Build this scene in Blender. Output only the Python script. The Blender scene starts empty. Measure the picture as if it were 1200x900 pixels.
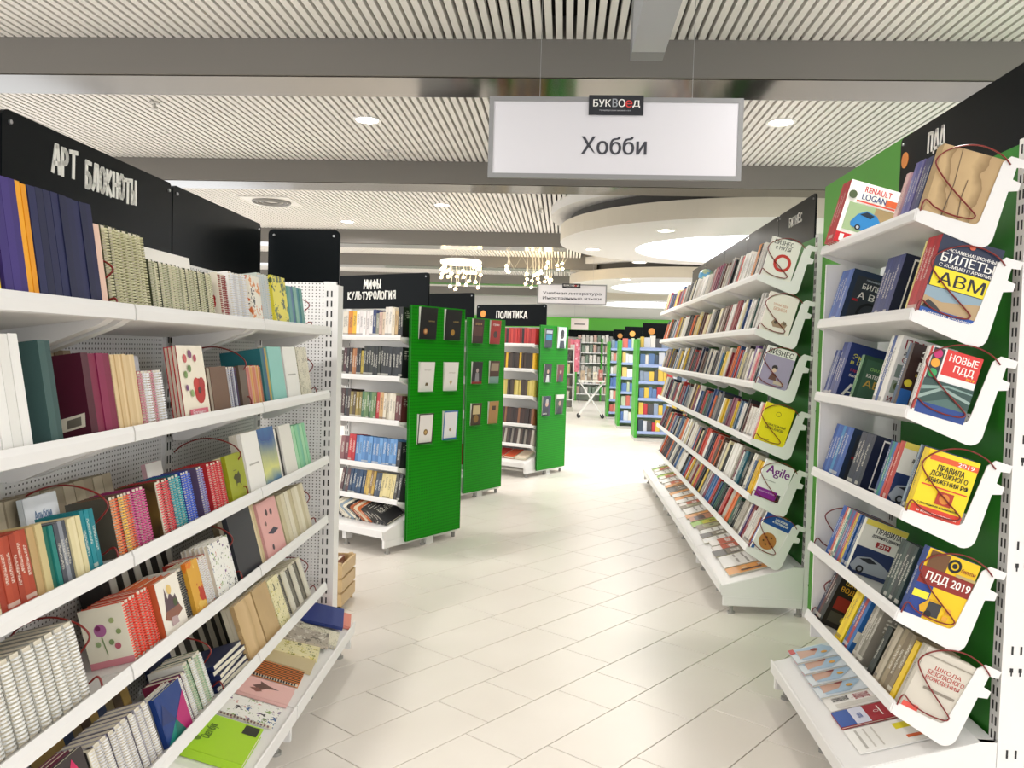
import bpy, math, random
from mathutils import Matrix, Vector
R0 = random.Random(7)
SC = bpy.context.scene
COL = SC.collection
PI = math.pi

# ------------------------------------------------------------------ camera
cam_d = bpy.data.cameras.new('camera')
cam = bpy.data.objects.new('camera', cam_d)
COL.objects.link(cam)
SC.camera = cam
cam_d.sensor_width = 36.0
cam_d.lens = 970.0 / 1200.0 * 36.0
cam_d.clip_start = 0.05
cam_d.clip_end = 100
CAM_PITCH, CAM_ROLL, CAM_YAW, EYE = -0.041, 0.028, 0.0627, 1.56
cy, sy = math.cos(CAM_YAW), math.sin(CAM_YAW)
cp, sp = math.cos(CAM_PITCH), math.sin(CAM_PITCH)
cr, sr = math.cos(CAM_ROLL), math.sin(CAM_ROLL)
Fv = Vector((-sy*cp, cy*cp, sp)); rv = Vector((cy, sy, 0)); uv = rv.cross(Fv)
Rv = rv*cr + uv*sr; Uv = uv*cr - rv*sr
cam.matrix_world = Matrix(((Rv.x, Uv.x, -Fv.x, 0), (Rv.y, Uv.y, -Fv.y, 0), (Rv.z, Uv.z, -Fv.z, EYE), (0, 0, 0, 1)))

# ------------------------------------------------------------------ world, exposure
SC.view_settings.view_transform = 'Standard'
SC.view_settings.look = 'None'
SC.view_settings.gamma = 1.0
SC.view_settings.use_curve_mapping = False
SC.view_settings.exposure = 0.15
W = bpy.data.worlds.new('world'); SC.world = W; W.use_nodes = True
W.node_tree.nodes['Background'].inputs[0].default_value = (0.97, 0.985, 1.0, 1)
W.node_tree.nodes['Background'].inputs[1].default_value = 1.8
LAMP_W = 25.0            # watts of one ceiling downlight
LAMP_COL = (1.0, 0.98, 0.955)

# ------------------------------------------------------------------ helpers: colour, materials
def lin(h):
    h = h.lstrip('#')
    o = []
    for i in (0, 2, 4):
        c = int(h[i:i+2], 16) / 255.0
        o.append(c/12.92 if c <= 0.04045 else ((c+0.055)/1.055)**2.4)
    return (o[0], o[1], o[2], 1.0)
MATS = {}
def mat(h, rough=0.5, metal=0.0, spec=0.5, emit=0.0, name=None):
    k = (h, rough, metal, spec, emit)
    if k in MATS: return MATS[k]
    m = bpy.data.materials.new(name or 'paint_' + h.strip('#'))
    m.use_nodes = True
    b = m.node_tree.nodes['Principled BSDF']
    b.inputs['Base Color'].default_value = lin(h)
    b.inputs['Roughness'].default_value = rough
    b.inputs['Metallic'].default_value = metal
    b.inputs['Specular IOR Level'].default_value = spec
    if emit:
        b.inputs['Emission Color'].default_value = lin(h)
        b.inputs['Emission Strength'].default_value = emit
    MATS[k] = m
    return m
class NT:
    def __init__(s, name):
        s.m = bpy.data.materials.new(name); s.m.use_nodes = True
        s.t = s.m.node_tree; s.b = s.t.nodes['Principled BSDF']
    def n(s, kind, **kw):
        x = s.t.nodes.new(kind)
        for k, v in kw.items():
            if k.startswith('i_'): x.inputs[k[2:].replace('_', ' ')].default_value = v
            elif k.startswith('n_'): x.inputs[int(k[2:])].default_value = v
            else: setattr(x, k, v)
        return x
    def l(s, a, b): s.t.links.new(a, b)
    def math(s, op, a, b=None, c=None):
        x = s.n('ShaderNodeMath', operation=op)
        for i, v in enumerate((a, b, c)):
            if v is None: continue
            if isinstance(v, (int, float)): x.inputs[i].default_value = v
            else: s.l(v, x.inputs[i])
        return x.outputs[0]
    def mix(s, f, a, b, blend='MIX'):
        x = s.n('ShaderNodeMix', data_type='RGBA', blend_type=blend)
        if isinstance(f, (int, float)): x.inputs[0].default_value = f
        else: s.l(f, x.inputs[0])
        for i, v in ((6, a), (7, b)):
            if isinstance(v, tuple): x.inputs[i].default_value = v
            else: s.l(v, x.inputs[i])
        return x.outputs[2]
    def sepobj(s):
        tc = s.n('ShaderNodeTexCoord'); sx = s.n('ShaderNodeSeparateXYZ')
        s.l(tc.outputs['Object'], sx.inputs[0])
        return tc.outputs['Object'], sx.outputs[0], sx.outputs[1], sx.outputs[2]

def make_book_material(name, use_attr=False):
    """printed paper cover: object colour, title marks on the spine, line print on the boards (unit book coordinates)"""
    N = NT(name)
    oi = N.n('ShaderNodeObjectInfo')
    P, x, y, z = N.sepobj()
    rnd = oi.outputs['Random']
    base = oi.outputs['Color']
    # contrast colour from luminance
    bw = N.n('ShaderNodeRGBToBW'); N.l(base, bw.inputs[0])
    light = N.math('GREATER_THAN', bw.outputs[0], 0.28)
    ink = N.mix(light, (0.75, 0.72, 0.62, 1), (0.06, 0.05, 0.06, 1))
    n1 = N.n('ShaderNodeTexNoise', noise_dimensions='2D', i_Scale=1.0, i_Detail=1.0)
    cm = N.n('ShaderNodeCombineXYZ')
    N.l(N.math('MULTIPLY_ADD', z, 95.0, N.math('MULTIPLY', rnd, 300.0)), cm.inputs[0])
    N.l(N.math('MULTIPLY', x, 2.0), cm.inputs[1])
    N.l(cm.outputs[0], n1.inputs['Vector'])
    let = N.math('GREATER_THAN', n1.outputs[0], 0.5)
    zt = N.math('ADD', 0.42, N.math('MULTIPLY', rnd, 0.2))
    inz = N.math('MULTIPLY', N.math('GREATER_THAN', z, N.math('SUBTRACT', zt, 0.16)), N.math('LESS_THAN', z, N.math('ADD', zt, 0.26)))
    inx = N.math('LESS_THAN', N.math('ABSOLUTE', N.math('SUBTRACT', x, 0.5)), 0.24)
    spine = N.math('GREATER_THAN', y, -0.03)
    f1 = N.math('MULTIPLY', N.math('MULTIPLY', let, inz), N.math('MULTIPLY', inx, spine))
    band = N.math('MULTIPLY', N.math('LESS_THAN', N.math('ABSOLUTE', N.math('SUBTRACT', z, 0.09)), 0.03), N.math('MULTIPLY', spine, N.math('GREATER_THAN', rnd, 0.45)))
    f1 = N.math('MAXIMUM', f1, N.math('MULTIPLY', band, 0.8))
    f1 = N.math('MULTIPLY', f1, 0.7)
    # boards: lines of print
    n2 = N.n('ShaderNodeTexNoise', noise_dimensions='2D', i_Scale=1.0, i_Detail=0.0)
    cm2 = N.n('ShaderNodeCombineXYZ')
    N.l(N.math('MULTIPLY', y, 14.0), cm2.inputs[0])
    N.l(N.math('MULTIPLY_ADD', N.math('FLOOR', N.math('MULTIPLY', z, 14.0)), 5.3, N.math('MULTIPLY', rnd, 80.0)), cm2.inputs[1])
    N.l(cm2.outputs[0], n2.inputs['Vector'])
    rows = N.math('LESS_THAN', N.math('FRACT', N.math('MULTIPLY', z, 14.0)), 0.5)
    top = N.math('MULTIPLY', N.math('GREATER_THAN', z, 0.6), N.math('LESS_THAN', z, 0.92))
    iny = N.math('MULTIPLY', N.math('LESS_THAN', y, -0.15), N.math('GREATER_THAN', y, -0.88))
    f2 = N.math('MULTIPLY', N.math('MULTIPLY', N.math('GREATER_THAN', n2.outputs[0], 0.46), rows), N.math('MULTIPLY', top, iny))
    f2 = N.math('MULTIPLY', f2, 0.75)
    c = N.mix(N.math('MAXIMUM', f1, f2), base, ink)
    N.l(c, N.b.inputs['Base Color'])
    N.b.inputs['Roughness'].default_value = 0.38
    return N.m
M_BOOK = make_book_material('printed_cover')
def make_plain_obj():
    N = NT('cloth_cover'); oi = N.n('ShaderNodeObjectInfo')
    P, x, y, z = N.sepobj()
    n = N.n('ShaderNodeTexNoise', i_Scale=9.0, i_Detail=2.0); N.l(P, n.inputs['Vector'])
    c = N.mix(N.math('MULTIPLY', n.outputs[0], 0.16), oi.outputs['Color'], (0.5, 0.5, 0.5, 1), 'OVERLAY')
    N.l(c, N.b.inputs['Base Color']); N.b.inputs['Roughness'].default_value = 0.5
    return N.m
M_PLAIN = make_plain_obj()
def make_pages():
    N = NT('page_edges'); P, x, y, z = N.sepobj()
    w = N.n('ShaderNodeTexNoise', i_Scale=1.0, i_Detail=1.0)
    cm = N.n('ShaderNodeCombineXYZ'); N.l(N.math('MULTIPLY', x, 26.0), cm.inputs[0]); N.l(N.math('MULTIPLY', z, 1.5), cm.inputs[2])
    N.l(cm.outputs[0], w.inputs['Vector'])
    N.l(N.mix(w.outputs[0], lin('CFC4AC'), lin('F3ECDC')), N.b.inputs['Base Color']); N.b.inputs['Roughness'].default_value = 0.8
    return N.m
M_PAGES = make_pages()
def make_coil():
    N = NT('coil_wire'); oi = N.n('ShaderNodeObjectInfo')
    N.l(oi.outputs['Color'], N.b.inputs['Base Color']); N.b.inputs['Roughness'].default_value = 0.3
    return N.m
M_COIL = make_coil()
def make_attr():
    N = NT('mixed_spines'); a = N.n('ShaderNodeAttribute', attribute_name='tint'); N.l(a.outputs['Color'], N.b.inputs['Base Color'])
    N.b.inputs['Roughness'].default_value = 0.45
    return N.m
M_ATTR = make_attr()
def make_perf(name, h, hole, px, pz, r, rough=0.45):
    N = NT(name); tc = N.n('ShaderNodeTexCoord'); sx = N.n('ShaderNodeSeparateXYZ'); N.l(tc.outputs['Object'], sx.inputs[0])
    def cell(o, p): return N.math('MULTIPLY', N.math('SUBTRACT', N.math('FRACT', N.math('DIVIDE', o, p)), 0.5), p)
    ax = N.math('ADD', sx.outputs[0], sx.outputs[1])
    a = cell(ax, px); b = cell(sx.outputs[2], pz)
    d = N.math('SQRT', N.math('ADD', N.math('MULTIPLY', a, a), N.math('MULTIPLY', b, b)))
    N.l(N.mix(N.math('LESS_THAN', d, r), lin(h), lin(hole)), N.b.inputs['Base Color']); N.b.inputs['Roughness'].default_value = rough; N.b.inputs['Specular IOR Level'].default_value = .15
    return N.m
M_PERFW = make_perf('perforated_white_steel', 'E8E6E4', '5A5856', 0.018, 0.016, 0.0032)
M_PERFG = make_perf('perforated_green_steel', '0C8E04', '086C04', 0.02, 0.024, 0.006, 0.45)
M_WHITE = mat('E9E7E4', 0.42, name='white_powder_coat')
M_GREEN = mat('1F7E12', 0.5, name='green_panel')
M_BLACK = mat('0A0E10', 0.35, spec=.1, name='black_board')
M_RED = mat('7A1C16', 0.3, name='red_coated_wire')
M_SLOT = mat('303030', 0.8, name='slot_shadow')
def make_floral(name, bg, cols, scale=11.0, r=0.3, seed=0.0):
    N = NT(name); tc = N.n('ShaderNodeTexCoord'); mp = N.n('ShaderNodeMapping'); mp.inputs['Location'].default_value = (seed, seed*1.7, seed*.3)
    N.l(tc.outputs['Object'], mp.inputs[0])
    nz = N.n('ShaderNodeTexNoise', i_Scale=scale*2.2, i_Detail=1.0); N.l(mp.outputs[0], nz.inputs['Vector'])
    mx = N.mix(0.06, mp.outputs[0], nz.outputs['Color'])
    v = N.n('ShaderNodeTexVoronoi', i_Scale=scale); N.l(mx, v.inputs['Vector'])
    rp = N.n('ShaderNodeValToRGB'); rp.color_ramp.interpolation = 'CONSTANT'
    el = rp.color_ramp.elements
    for i, c in enumerate(cols):
        e = el[i] if i < 2 else el.new(0.5)
        e.position = i/len(cols); e.color = lin(c)
    sx = N.n('ShaderNodeSeparateXYZ'); N.l(v.outputs['Color'], sx.inputs[0]); N.l(sx.outputs[0], rp.inputs[0])
    f = N.math('LESS_THAN', v.outputs['Distance'], N.math('MULTIPLY', sx.outputs[1], r*1.6))
    N.l(N.mix(f, lin(bg), rp.outputs[0]), N.b.inputs['Base Color']); N.b.inputs['Roughness'].default_value = 0.4
    return N.m
def make_bands(name, cols, scale=6.0, axis=2, warp=0.35):
    N = NT(name); P, x, y, z = N.sepobj()
    nz = N.n('ShaderNodeTexNoise', i_Scale=7.0, i_Detail=3.0); N.l(P, nz.inputs['Vector'])
    v = N.math('MULTIPLY_ADD', (x, y, z)[axis], scale, N.math('MULTIPLY', nz.outputs[0], warp))
    rp = N.n('ShaderNodeValToRGB'); el = rp.color_ramp.elements
    for i, c in enumerate(cols):
        e = el[i] if i < 2 else el.new(0.5)
        e.position = i/max(1, len(cols)-1); e.color = lin(c)
    N.l(N.math('FRACT', v), rp.inputs[0]); N.l(rp.outputs[0], N.b.inputs['Base Color']); N.b.inputs['Roughness'].default_value = 0.45
    return N.m

# ------------------------------------------------------------------ helpers: meshes and objects
def T(x, y, z): return Matrix.Translation((x, y, z))
def RX(a): return Matrix.Rotation(a, 4, 'X')
def RY(a): return Matrix.Rotation(a, 4, 'Y')
def RZ(a): return Matrix.Rotation(a, 4, 'Z')
def S3(x, y, z): return Matrix.Diagonal((x, y, z, 1))
class MB:
    """collects geometry for one mesh"""
    def __init__(s): s.v = []; s.f = []; s.mi = []; s.mats = []
    def slot(s, m):
        if m not in s.mats: s.mats.append(m)
        return s.mats.index(m)
    def add(s, vs, fs, m=None, M=None):
        o = len(s.v)
        if M is not None: vs = [tuple(M @ Vector(v)) for v in vs]
        s.v += [tuple(v) for v in vs]; i = s.slot(m) if m else 0
        for f in fs: s.f.append([k+o for k in f]); s.mi.append(i)
        return s
    def box(s, x0, y0, z0, x1, y1, z1, m=None, M=None):
        return s.add([(x0,y0,z0),(x1,y0,z0),(x1,y1,z0),(x0,y1,z0),(x0,y0,z1),(x1,y0,z1),(x1,y1,z1),(x0,y1,z1)],
                     [(0,3,2,1),(4,5,6,7),(0,1,5,4),(1,2,6,5),(2,3,7,6),(3,0,4,7)], m, M)
    def prism(s, pts, a0, a1, axis='x', m=None, M=None):
        """pts: 2-D outline, extruded along axis"""
        n = len(pts)
        def P(p, a): return {'x': (a, p[0], p[1]), 'y': (p[0], a, p[1]), 'z': (p[0], p[1], a)}[axis]
        vs = [P(p, a0) for p in pts] + [P(p, a1) for p in pts]
        fs = [tuple(range(n))[::-1], tuple(range(n, 2*n))] + [(i, (i+1) % n, n+(i+1) % n, n+i) for i in range(n)]
        return s.add(vs, fs, m, M)
    def cyl(s, c, r, z0, z1, n=12, m=None, M=None, r2=None):
        r2 = r if r2 is None else r2
        vs = [(c[0]+r*math.cos(2*PI*i/n), c[1]+r*math.sin(2*PI*i/n), z0) for i in range(n)] + [(c[0]+r2*math.cos(2*PI*i/n), c[1]+r2*math.sin(2*PI*i/n), z1) for i in range(n)]
        fs = [tuple(range(n))[::-1], tuple(range(n, 2*n))] + [(i, (i+1) % n, n+(i+1) % n, n+i) for i in range(n)]
        return s.add(vs, fs, m, M)
    def tube(s, pts, r, n=6, m=None, M=None, closed=False):
        pts = [Vector(p) for p in pts]; k = len(pts); vs = []; fs = []
        prev = None
        for i, p in enumerate(pts):
            a = pts[(i-1) % k] if (closed or i > 0) else p
            b = pts[(i+1) % k] if (closed or i < k-1) else p
            d = (b-a).normalized()
            if prev is None:
                q = Vector((0, 0, 1)) if abs(d.z) < .9 else Vector((1, 0, 0))
                u = d.cross(q).normalized()
            else:
                u = (prev - d*prev.dot(d)).normalized()
            prev = u; w = d.cross(u)
            for j in range(n):
                t = 2*PI*j/n
                vs.append(tuple(p + u*(r*math.cos(t)) + w*(r*math.sin(t))))
        for i in range(k if closed else k-1):
            for j in range(n):
                a = i*n+j; b = i*n+(j+1) % n; c = ((i+1) % k)*n+(j+1) % n; d = ((i+1) % k)*n+j
                fs.append((a, b, c, d))
        if not closed: fs += [tuple(range(n))[::-1], tuple(range((k-1)*n, k*n))]
        return s.add(vs, fs, m, M)
    def mesh(s, name, m=None, smooth=False):
        me = bpy.data.meshes.new(name); me.from_pydata(s.v, [], s.f)
        if s.mats:
            for x in s.mats: me.materials.append(x)
            me.polygons.foreach_set('material_index', s.mi)
        elif m: me.materials.append(m)
        if smooth: me.polygons.foreach_set('use_smooth', [True]*len(s.f))
        me.update()
        return me
    def obj(s, name, m=None, parent=None, M=None, smooth=False):
        return link(name, s.mesh(name, m, smooth), parent, M)
def link(name, me, parent=None, M=None):
    o = bpy.data.objects.new(name, me); COL.objects.link(o)
    if parent is not None: o.parent = parent
    if M is not None: o.matrix_basis = M
    return o
def tag(o, label, cat, group=None, kind=None):
    o['label'] = label
    if cat: o['category'] = cat
    if group: o['group'] = group
    if kind: o['kind'] = kind
    return o
def struct(o, label=None):
    o['kind'] = 'structure'
    if label: o['label'] = label
    return o
def thing(name, label, cat, M=None, group=None):
    o = bpy.data.objects.new(name, None); COL.objects.link(o); o.empty_display_size = .05
    if M is not None: o.matrix_basis = M
    return tag(o, label, cat, group)
ORD = ['first','second','third','fourth','fifth','sixth','seventh','eighth','ninth','tenth','eleventh','twelfth','13th','14th','15th','16th','17th','18th','19th','20th']
def ordn(i):
    if i < 20: return ORD[i]
    n = i+1
    return '%d%s' % (n, {1:'st',2:'nd',3:'rd'}.get(n % 10 if n % 100 not in (11,12,13) else 0, 'th'))

# text: every string is turned into a flat mesh once
_tc = {}
def text_geo(strings):
    obs = []
    for s in strings:
        if s in _tc: continue
        c = bpy.data.curves.new('tmp', 'FONT'); c.body = s; c.resolution_u = 3
        o = bpy.data.objects.new('tmp', c); COL.objects.link(o); obs.append((s, o, c))
    bpy.context.view_layer.update()
    dg = bpy.context.evaluated_depsgraph_get()
    for s, o, c in obs:
        m = bpy.data.meshes.new_from_object(o.evaluated_get(dg))
        vs = [tuple(v.co) for v in m.vertices]; fs = [tuple(p.vertices) for p in m.polygons]
        xs = [v[0] for v in vs]; ys = [v[1] for v in vs]
        _tc[s] = (vs, fs, min(xs), max(xs), min(ys), max(ys))
        bpy.data.meshes.remove(m)
    for s, o, c in obs:
        bpy.data.objects.remove(o); bpy.data.curves.remove(c)

# stroke lettering, as painted by hand on the boards (unit cell 0..1 wide, 0..1 high)
def arc(cx, cy, rx, ry, a0, a1, n=8):
    return [(cx+rx*math.cos(math.radians(a0+(a1-a0)*i/n)), cy+ry*math.sin(math.radians(a0+(a1-a0)*i/n))) for i in range(n+1)]
GL = {
 'А': [[(0,0),(.35,1),(.5,1),(.75,0)],[(.12,.32),(.68,.36)]],
 'Р': [[(.1,0),(.08,1)],[(.08,.98)]+arc(.3,.72,.35,.26,80,-90)+[(.1,.45)]],
 'Т': [[(0,.95),(.8,1)],[(.42,.97),(.38,0)]],
 'Б': [[(.7,.98),(.1,1),(.1,0)],[(.1,.55)]+arc(.3,.28,.38,.28,80,-90)+[(.1,0)]],
 'Л': [[(0,0),(.2,.2),(.35,1),(.65,1),(.72,0)]],
 'О': [arc(.4,.5,.36,.48,0,360,14)],
 'К': [[(.1,0),(.1,1)],[(.68,1),(.12,.45),(.72,0)]],
 'Н': [[(.1,0),(.1,1)],[(.65,0),(.68,1)],[(.1,.5),(.66,.52)]],
 'Ы': [[(.05,1),(.07,0)]+arc(.2,.25,.28,.24,-90,90)+[(.06,.5)],[(.75,1),(.75,0)]],
 'М': [[(0,0),(.12,1),(.4,.35),(.7,1),(.78,0)]],
 'И': [[(.08,1),(.1,0),(.65,1),(.66,0)]],
 'Ф': [[(.4,1),(.4,0)], arc(.4,.55,.36,.28,0,360,12)],
 'У': [[(.05,1),(.38,.45)],[(.72,1),(.35,.35),(.12,0)]],
 'Ь': [[(.1,1),(.1,0)]+arc(.3,.26,.36,.26,-90,90)+[(.1,.52)]],
 'Г': [[(.1,0),(.1,1),(.7,.97)]],
 'Я': [[(.65,0),(.65,1)]+arc(.4,.73,.34,.26,90,270)+[(.65,.47)],[(.4,.47),(.08,0)]],
 'П': [[(.05,0),(.08,1),(.68,.97),(.66,0)]],
 'Д': [[(.05,.05),(.33,1),(.5,1),(.74,.05),(.05,.05)],[(.0,-.13),(.05,.05)],[(.74,.05),(.78,-.13)]],
 'С': [arc(.42,.5,.36,.48,45,315,10)],
 'З': [[(.1,.9)]+arc(.35,.75,.3,.24,120,-90)+arc(.35,.26,.34,.26,90,-130)],
 'Е': [[(.7,1),(.1,1),(.1,0),(.7,0)],[(.1,.5),(.55,.5)]],
}
def stroke_text(mb, s, x0, z0, w, h, th, m, rnd=None):
    """letters in the local x-z plane, raised a little towards +y; x runs right to left when w < 0"""
    cw = w/len(s); sg = 1 if w > 0 else -1
    for i, ch in enumerate(s):
        if ch not in GL: continue
        jz = (rnd.uniform(-.05, .05) if rnd else 0)*h
        for st in GL[ch]:
            P = [Vector((x0+cw*i+sg*abs(cw)*p[0]*1.0, z0+jz+h*p[1])) for p in st]
            for a, b in zip(P, P[1:]):
                d = b-a
                if d.length < 1e-6: continue
                d.normalize(); nn = Vector((-d.y, d.x))*th/2; e = d*th*.35
                q = [a-e+nn, a-e-nn, b+e-nn, b+e+nn]
                mb.prism([(v.x, v.y) for v in q], 0, .0025, 'y', m)

# flat print on a cover, a sign or a label: S (across, left to right), Tt (up), Nn (outwards)
class Print:
    def __init__(s, O, S, Tt, Nn, w, h):
        s.O, s.S, s.T, s.N, s.w, s.h = Vector(O), Vector(S), Vector(Tt), Vector(Nn), w, h
        s.a = MB(); s.b = MB(); s.k = 1; s.kt = 0
    def pt(s, u, v, k): return tuple(s.O + s.S*(u*s.w) + s.T*(v*s.h) + s.N*(.0004*k))
    def poly(s, pts, m):
        s.k += 1
        s.a.add([s.pt(u, v, s.k) for u, v in pts], [tuple(range(len(pts)))], m)
    def run(s, els):
        for e in els:
            k = e[0]; m = e[-1] if not isinstance(e[-1], str) else mat(e[-1], .4)
            if k == 'r': s.poly([(e[1],e[2]),(e[3],e[2]),(e[3],e[4]),(e[1],e[4])], m)
            elif k == 'd':
                s.poly([(e[1]+e[3]*math.cos(2*PI*i/16), e[2]+e[3]*s.w/s.h*math.sin(2*PI*i/16)) for i in range(16)], m)
            elif k == 'o':    # ring
                n = 20; r0, r1 = e[3], e[4]
                for i in range(n):
                    a0, a1 = 2*PI*i/n, 2*PI*(i+1)/n
                    f = s.w/s.h
                    s.k -= (1 if i else 0)
                    s.poly([(e[1]+r0*math.cos(a0), e[2]+r0*f*math.sin(a0)), (e[1]+r1*math.cos(a0), e[2]+r1*f*math.sin(a0)), (e[1]+r1*math.cos(a1), e[2]+r1*f*math.sin(a1)), (e[1]+r0*math.cos(a1), e[2]+r0*f*math.sin(a1))], m)
            elif k == 'p': s.poly(e[1], m)
            elif k == 't':
                vs, fs, x0, x1, y0, y1 = _tc[e[1]]
                s.k += 1; s.kt = 1
                V = [s.pt(e[2]+(v[0]-x0)/(x1-x0)*(e[4]-e[2]), e[3]+(v[1]-y0)/(y1-y0)*(e[5]-e[3]), s.k) for v in vs]
                s.b.add(V, fs, m)
                dx = .045*(e[5]-e[3])*s.h      # heavier strokes: the same letters once more, a hair to the right
                s.b.add([tuple(Vector(v)+s.S*dx+s.N*.0002) for v in V], fs, m)
    def objs(s, parent, n1='cover_print', n2='lettering'):
        if s.a.f: s.a.obj(n1, None, parent)
        if s.b.f: s.b.obj(n2, None, parent)
# ------------------------------------------------------------------ cover designs (normalised cover coordinates, s left to right, z up)
W_, K_ = 'F4F1EA', '16181C'
D = {}
D['renault'] = [('r',0,0,1,1,W_),('r',0,0,1,.17,'C9202A'),('t','RENAULT',.3,.86,.82,.95,'C9202A'),('t','LOGAN',.28,.74,.75,.84,'20386E'),
    ('r',.75,.73,1,.83,'D9643A'),('r',.2,.69,.95,.715,'D24A3A'),('r',.08,.22,1,.66,'9DB487'),('r',.6,.45,1,.66,'A38A63'),('d',.1,.78,.08,'4C5A3A'),
    ('p',[(.2,.36),(.3,.5),(.45,.58),(.66,.54),(.78,.43),(.86,.4),(.85,.28),(.5,.25),(.22,.3)],'2C7FBE'),('p',[(.34,.5),(.46,.565),(.62,.53),(.56,.47)],'1B2C3C'),('d',.36,.3,.055,'1A1A1E'),('d',.7,.285,.06,'1A1A1E'),('d',.36,.3,.03,'B9BDC2'),('d',.7,.285,.033,'B9BDC2'),
    ('t','руководство по ремонту',.25,.09,.9,.13,W_),('r',.08,.03,.16,.14,W_),('d',.4,.08,.06,W_)]
D['kraft'] = [('p',[(.28,0),(.33,.5),(.3,1),(.31,1),(.345,.5),(.3,0)],'5E4A30'),('p',[(.55,.0),(.5,.35),(.52,.6),(.535,.6),(.52,.35),(.57,0)],'6E5637')]
D['avm'] = [('r',0,0,1,1,'18223F'),('t','ЭКЗАМЕНАЦИОННЫЕ',.14,.8,.97,.85,W_),('t','БИЛЕТЫ',.08,.68,.93,.79,W_),('t','С КОММЕНТАРИЯМИ',.08,.62,.95,.66,W_),('r',.03,.37,.97,.6,'F2DC1E'),('t','АВМ',.13,.41,.87,.56,K_),
    ('r',0,.08,1,.36,'8CA3B0'),('p',[(0,.08),(0,.24),(.3,.2),(.6,.24),(1,.3),(1,.08)],'B59A72'),('p',[(.0,.08),(.08,.2),(.2,.16),(.35,.08)],'2B2B2E'),('r',0,.0,1,.09,'1E4FA0'),('d',.5,.93,.05,'D05A3C'),('t','в новой редакции',.05,.03,.95,.06,W_)]
D['bilety'] = [('r',0,0,1,1,'24344E'),('r',.12,.0,1,.9,'33373F'),('t','БИЛЕТЫ',.3,.68,.98,.78,W_),('t','экзаменационные',.35,.82,.95,.86,'B6BEC8'),('t','А В М',.25,.5,.95,.62,W_),('o',.62,.24,.24,.3,'15171B'),('t','А,В,М',.5,.2,.75,.27,W_),('r',.15,.44,.28,.48,'B02430')]
D['navy_a'] = [('r',0,0,1,1,'141C38'),('p',[(.2,.95),(.95,.95),(.95,.92),(.24,.92)],W_),('r',.2,.06,.23,.95,W_),('r',.2,.06,.95,.085,W_),('p',[(.45,.3),(.8,.75),(.9,.75),(.9,.3),(.8,.3),(.8,.42),(.65,.42),(.57,.3)],'F0C81E')]
D['novye'] = [('r',0,0,1,1,'ECECE8'),('r',.28,.62,1,1,'D8332B'),('t','НОВЫЕ',.36,.84,.93,.95,W_),('t','ПДД',.5,.68,.9,.8,W_),('t','2019',.78,.63,.95,.665,'F0C81E'),('r',.02,.52,.24,.98,'2A2C30'),('d',.12,.9,.09,'C2246C'),('d',.12,.76,.09,'E8A02C'),('d',.12,.61,.09,'2F9E58'),
    ('r',0,.16,1,.52,'2F4B45'),('p',[(0,.2),(.4,.4),(1,.3),(1,.34),(.4,.45),(0,.26)],'93A8A0'),('p',[(0,.34),(.5,.46),(1,.44),(1,.46),(.5,.49),(0,.4)],'7F9A92'),('p',[(.1,.16),(.55,.3),(1,.2),(1,.16)],'4D6B64'),('r',0,0,1,.17,'1C3F86')]
D['gibdd'] = [('r',0,0,1,1,'1D2F6C'),('t','Экзамен',.12,.72,.85,.82,'D8D24A'),('t','в ГИБДД',.1,.62,.85,.71,'D8D24A'),('t','Правила',.15,.5,.7,.56,'C23A48'),('t','билеты и ответы',.15,.42,.9,.47,W_),('t','АВ',.1,.08,.8,.3,W_)]
D['abc_green'] = [('r',0,0,1,1,'2C4F3A'),('r',.1,.06,.96,.92,'3B6049'),('t','КАТЕГОРИИ',.2,.55,.9,.63,W_),('t','АВС',.18,.34,.92,.5,'C9A44A'),('t','билеты',.25,.7,.85,.78,'8FC06A')]
D['pravila'] = [('r',0,0,1,1,'EDEBE5'),('t','ПРАВИЛА',.08,.82,.95,.96,'8E2230'),('t','дорожного движения',.1,.73,.95,.79,K_),('t','С ИЛЛ.',.1,.64,.5,.7,'8E2230'),('r',.05,.42,.3,.6,'8C9A90'),('r',.05,.2,.3,.38,'9AA792'),('t','И КОМ.',.05,.08,.5,.15,'8E2230'),('d',.17,.3,.08,'5C6B3C')]
D['ekz_brown'] = [('r',0,0,1,1,'35201C'),('r',0,0,.22,.3,'2460A8'),('t','ЭКЗА',.2,.78,.8,.92,W_),('t','В ГИ',.2,.6,.75,.74,W_),('t','на права',.2,.5,.9,.56,'D9B94A'),('p',[(.25,.25),(.45,.38),(.75,.36),(.95,.25),(.9,.15),(.3,.15)],'9C5A3A'),('r',.3,.03,.95,.12,'B8322E'),('d',.1,.4,.08,'E0D03A')]
D['pdd_rf'] = [('r',0,0,1,1,'F3D51A'),('r',0,0,1,.16,'D8412B'),('r',.06,.85,1,.93,'DD5A2B'),('t','2019',.6,.86,.92,.92,W_),('t','ПРАВИЛА',.25,.72,.78,.81,K_),('t','ДОРОЖНОГО',.15,.62,.88,.71,K_),('t','ДВИЖЕНИЯ РФ',.1,.52,.93,.61,K_),('r',.05,.47,.95,.49,'D8412B'),('r',.4,.24,.72,.44,'B4371E'),('d',.56,.34,.1,'D9862E'),('t','с последними изменениями',.08,.18,.9,.215,K_),('t','и комментариями',.12,.06,.9,.1,W_)]
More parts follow.
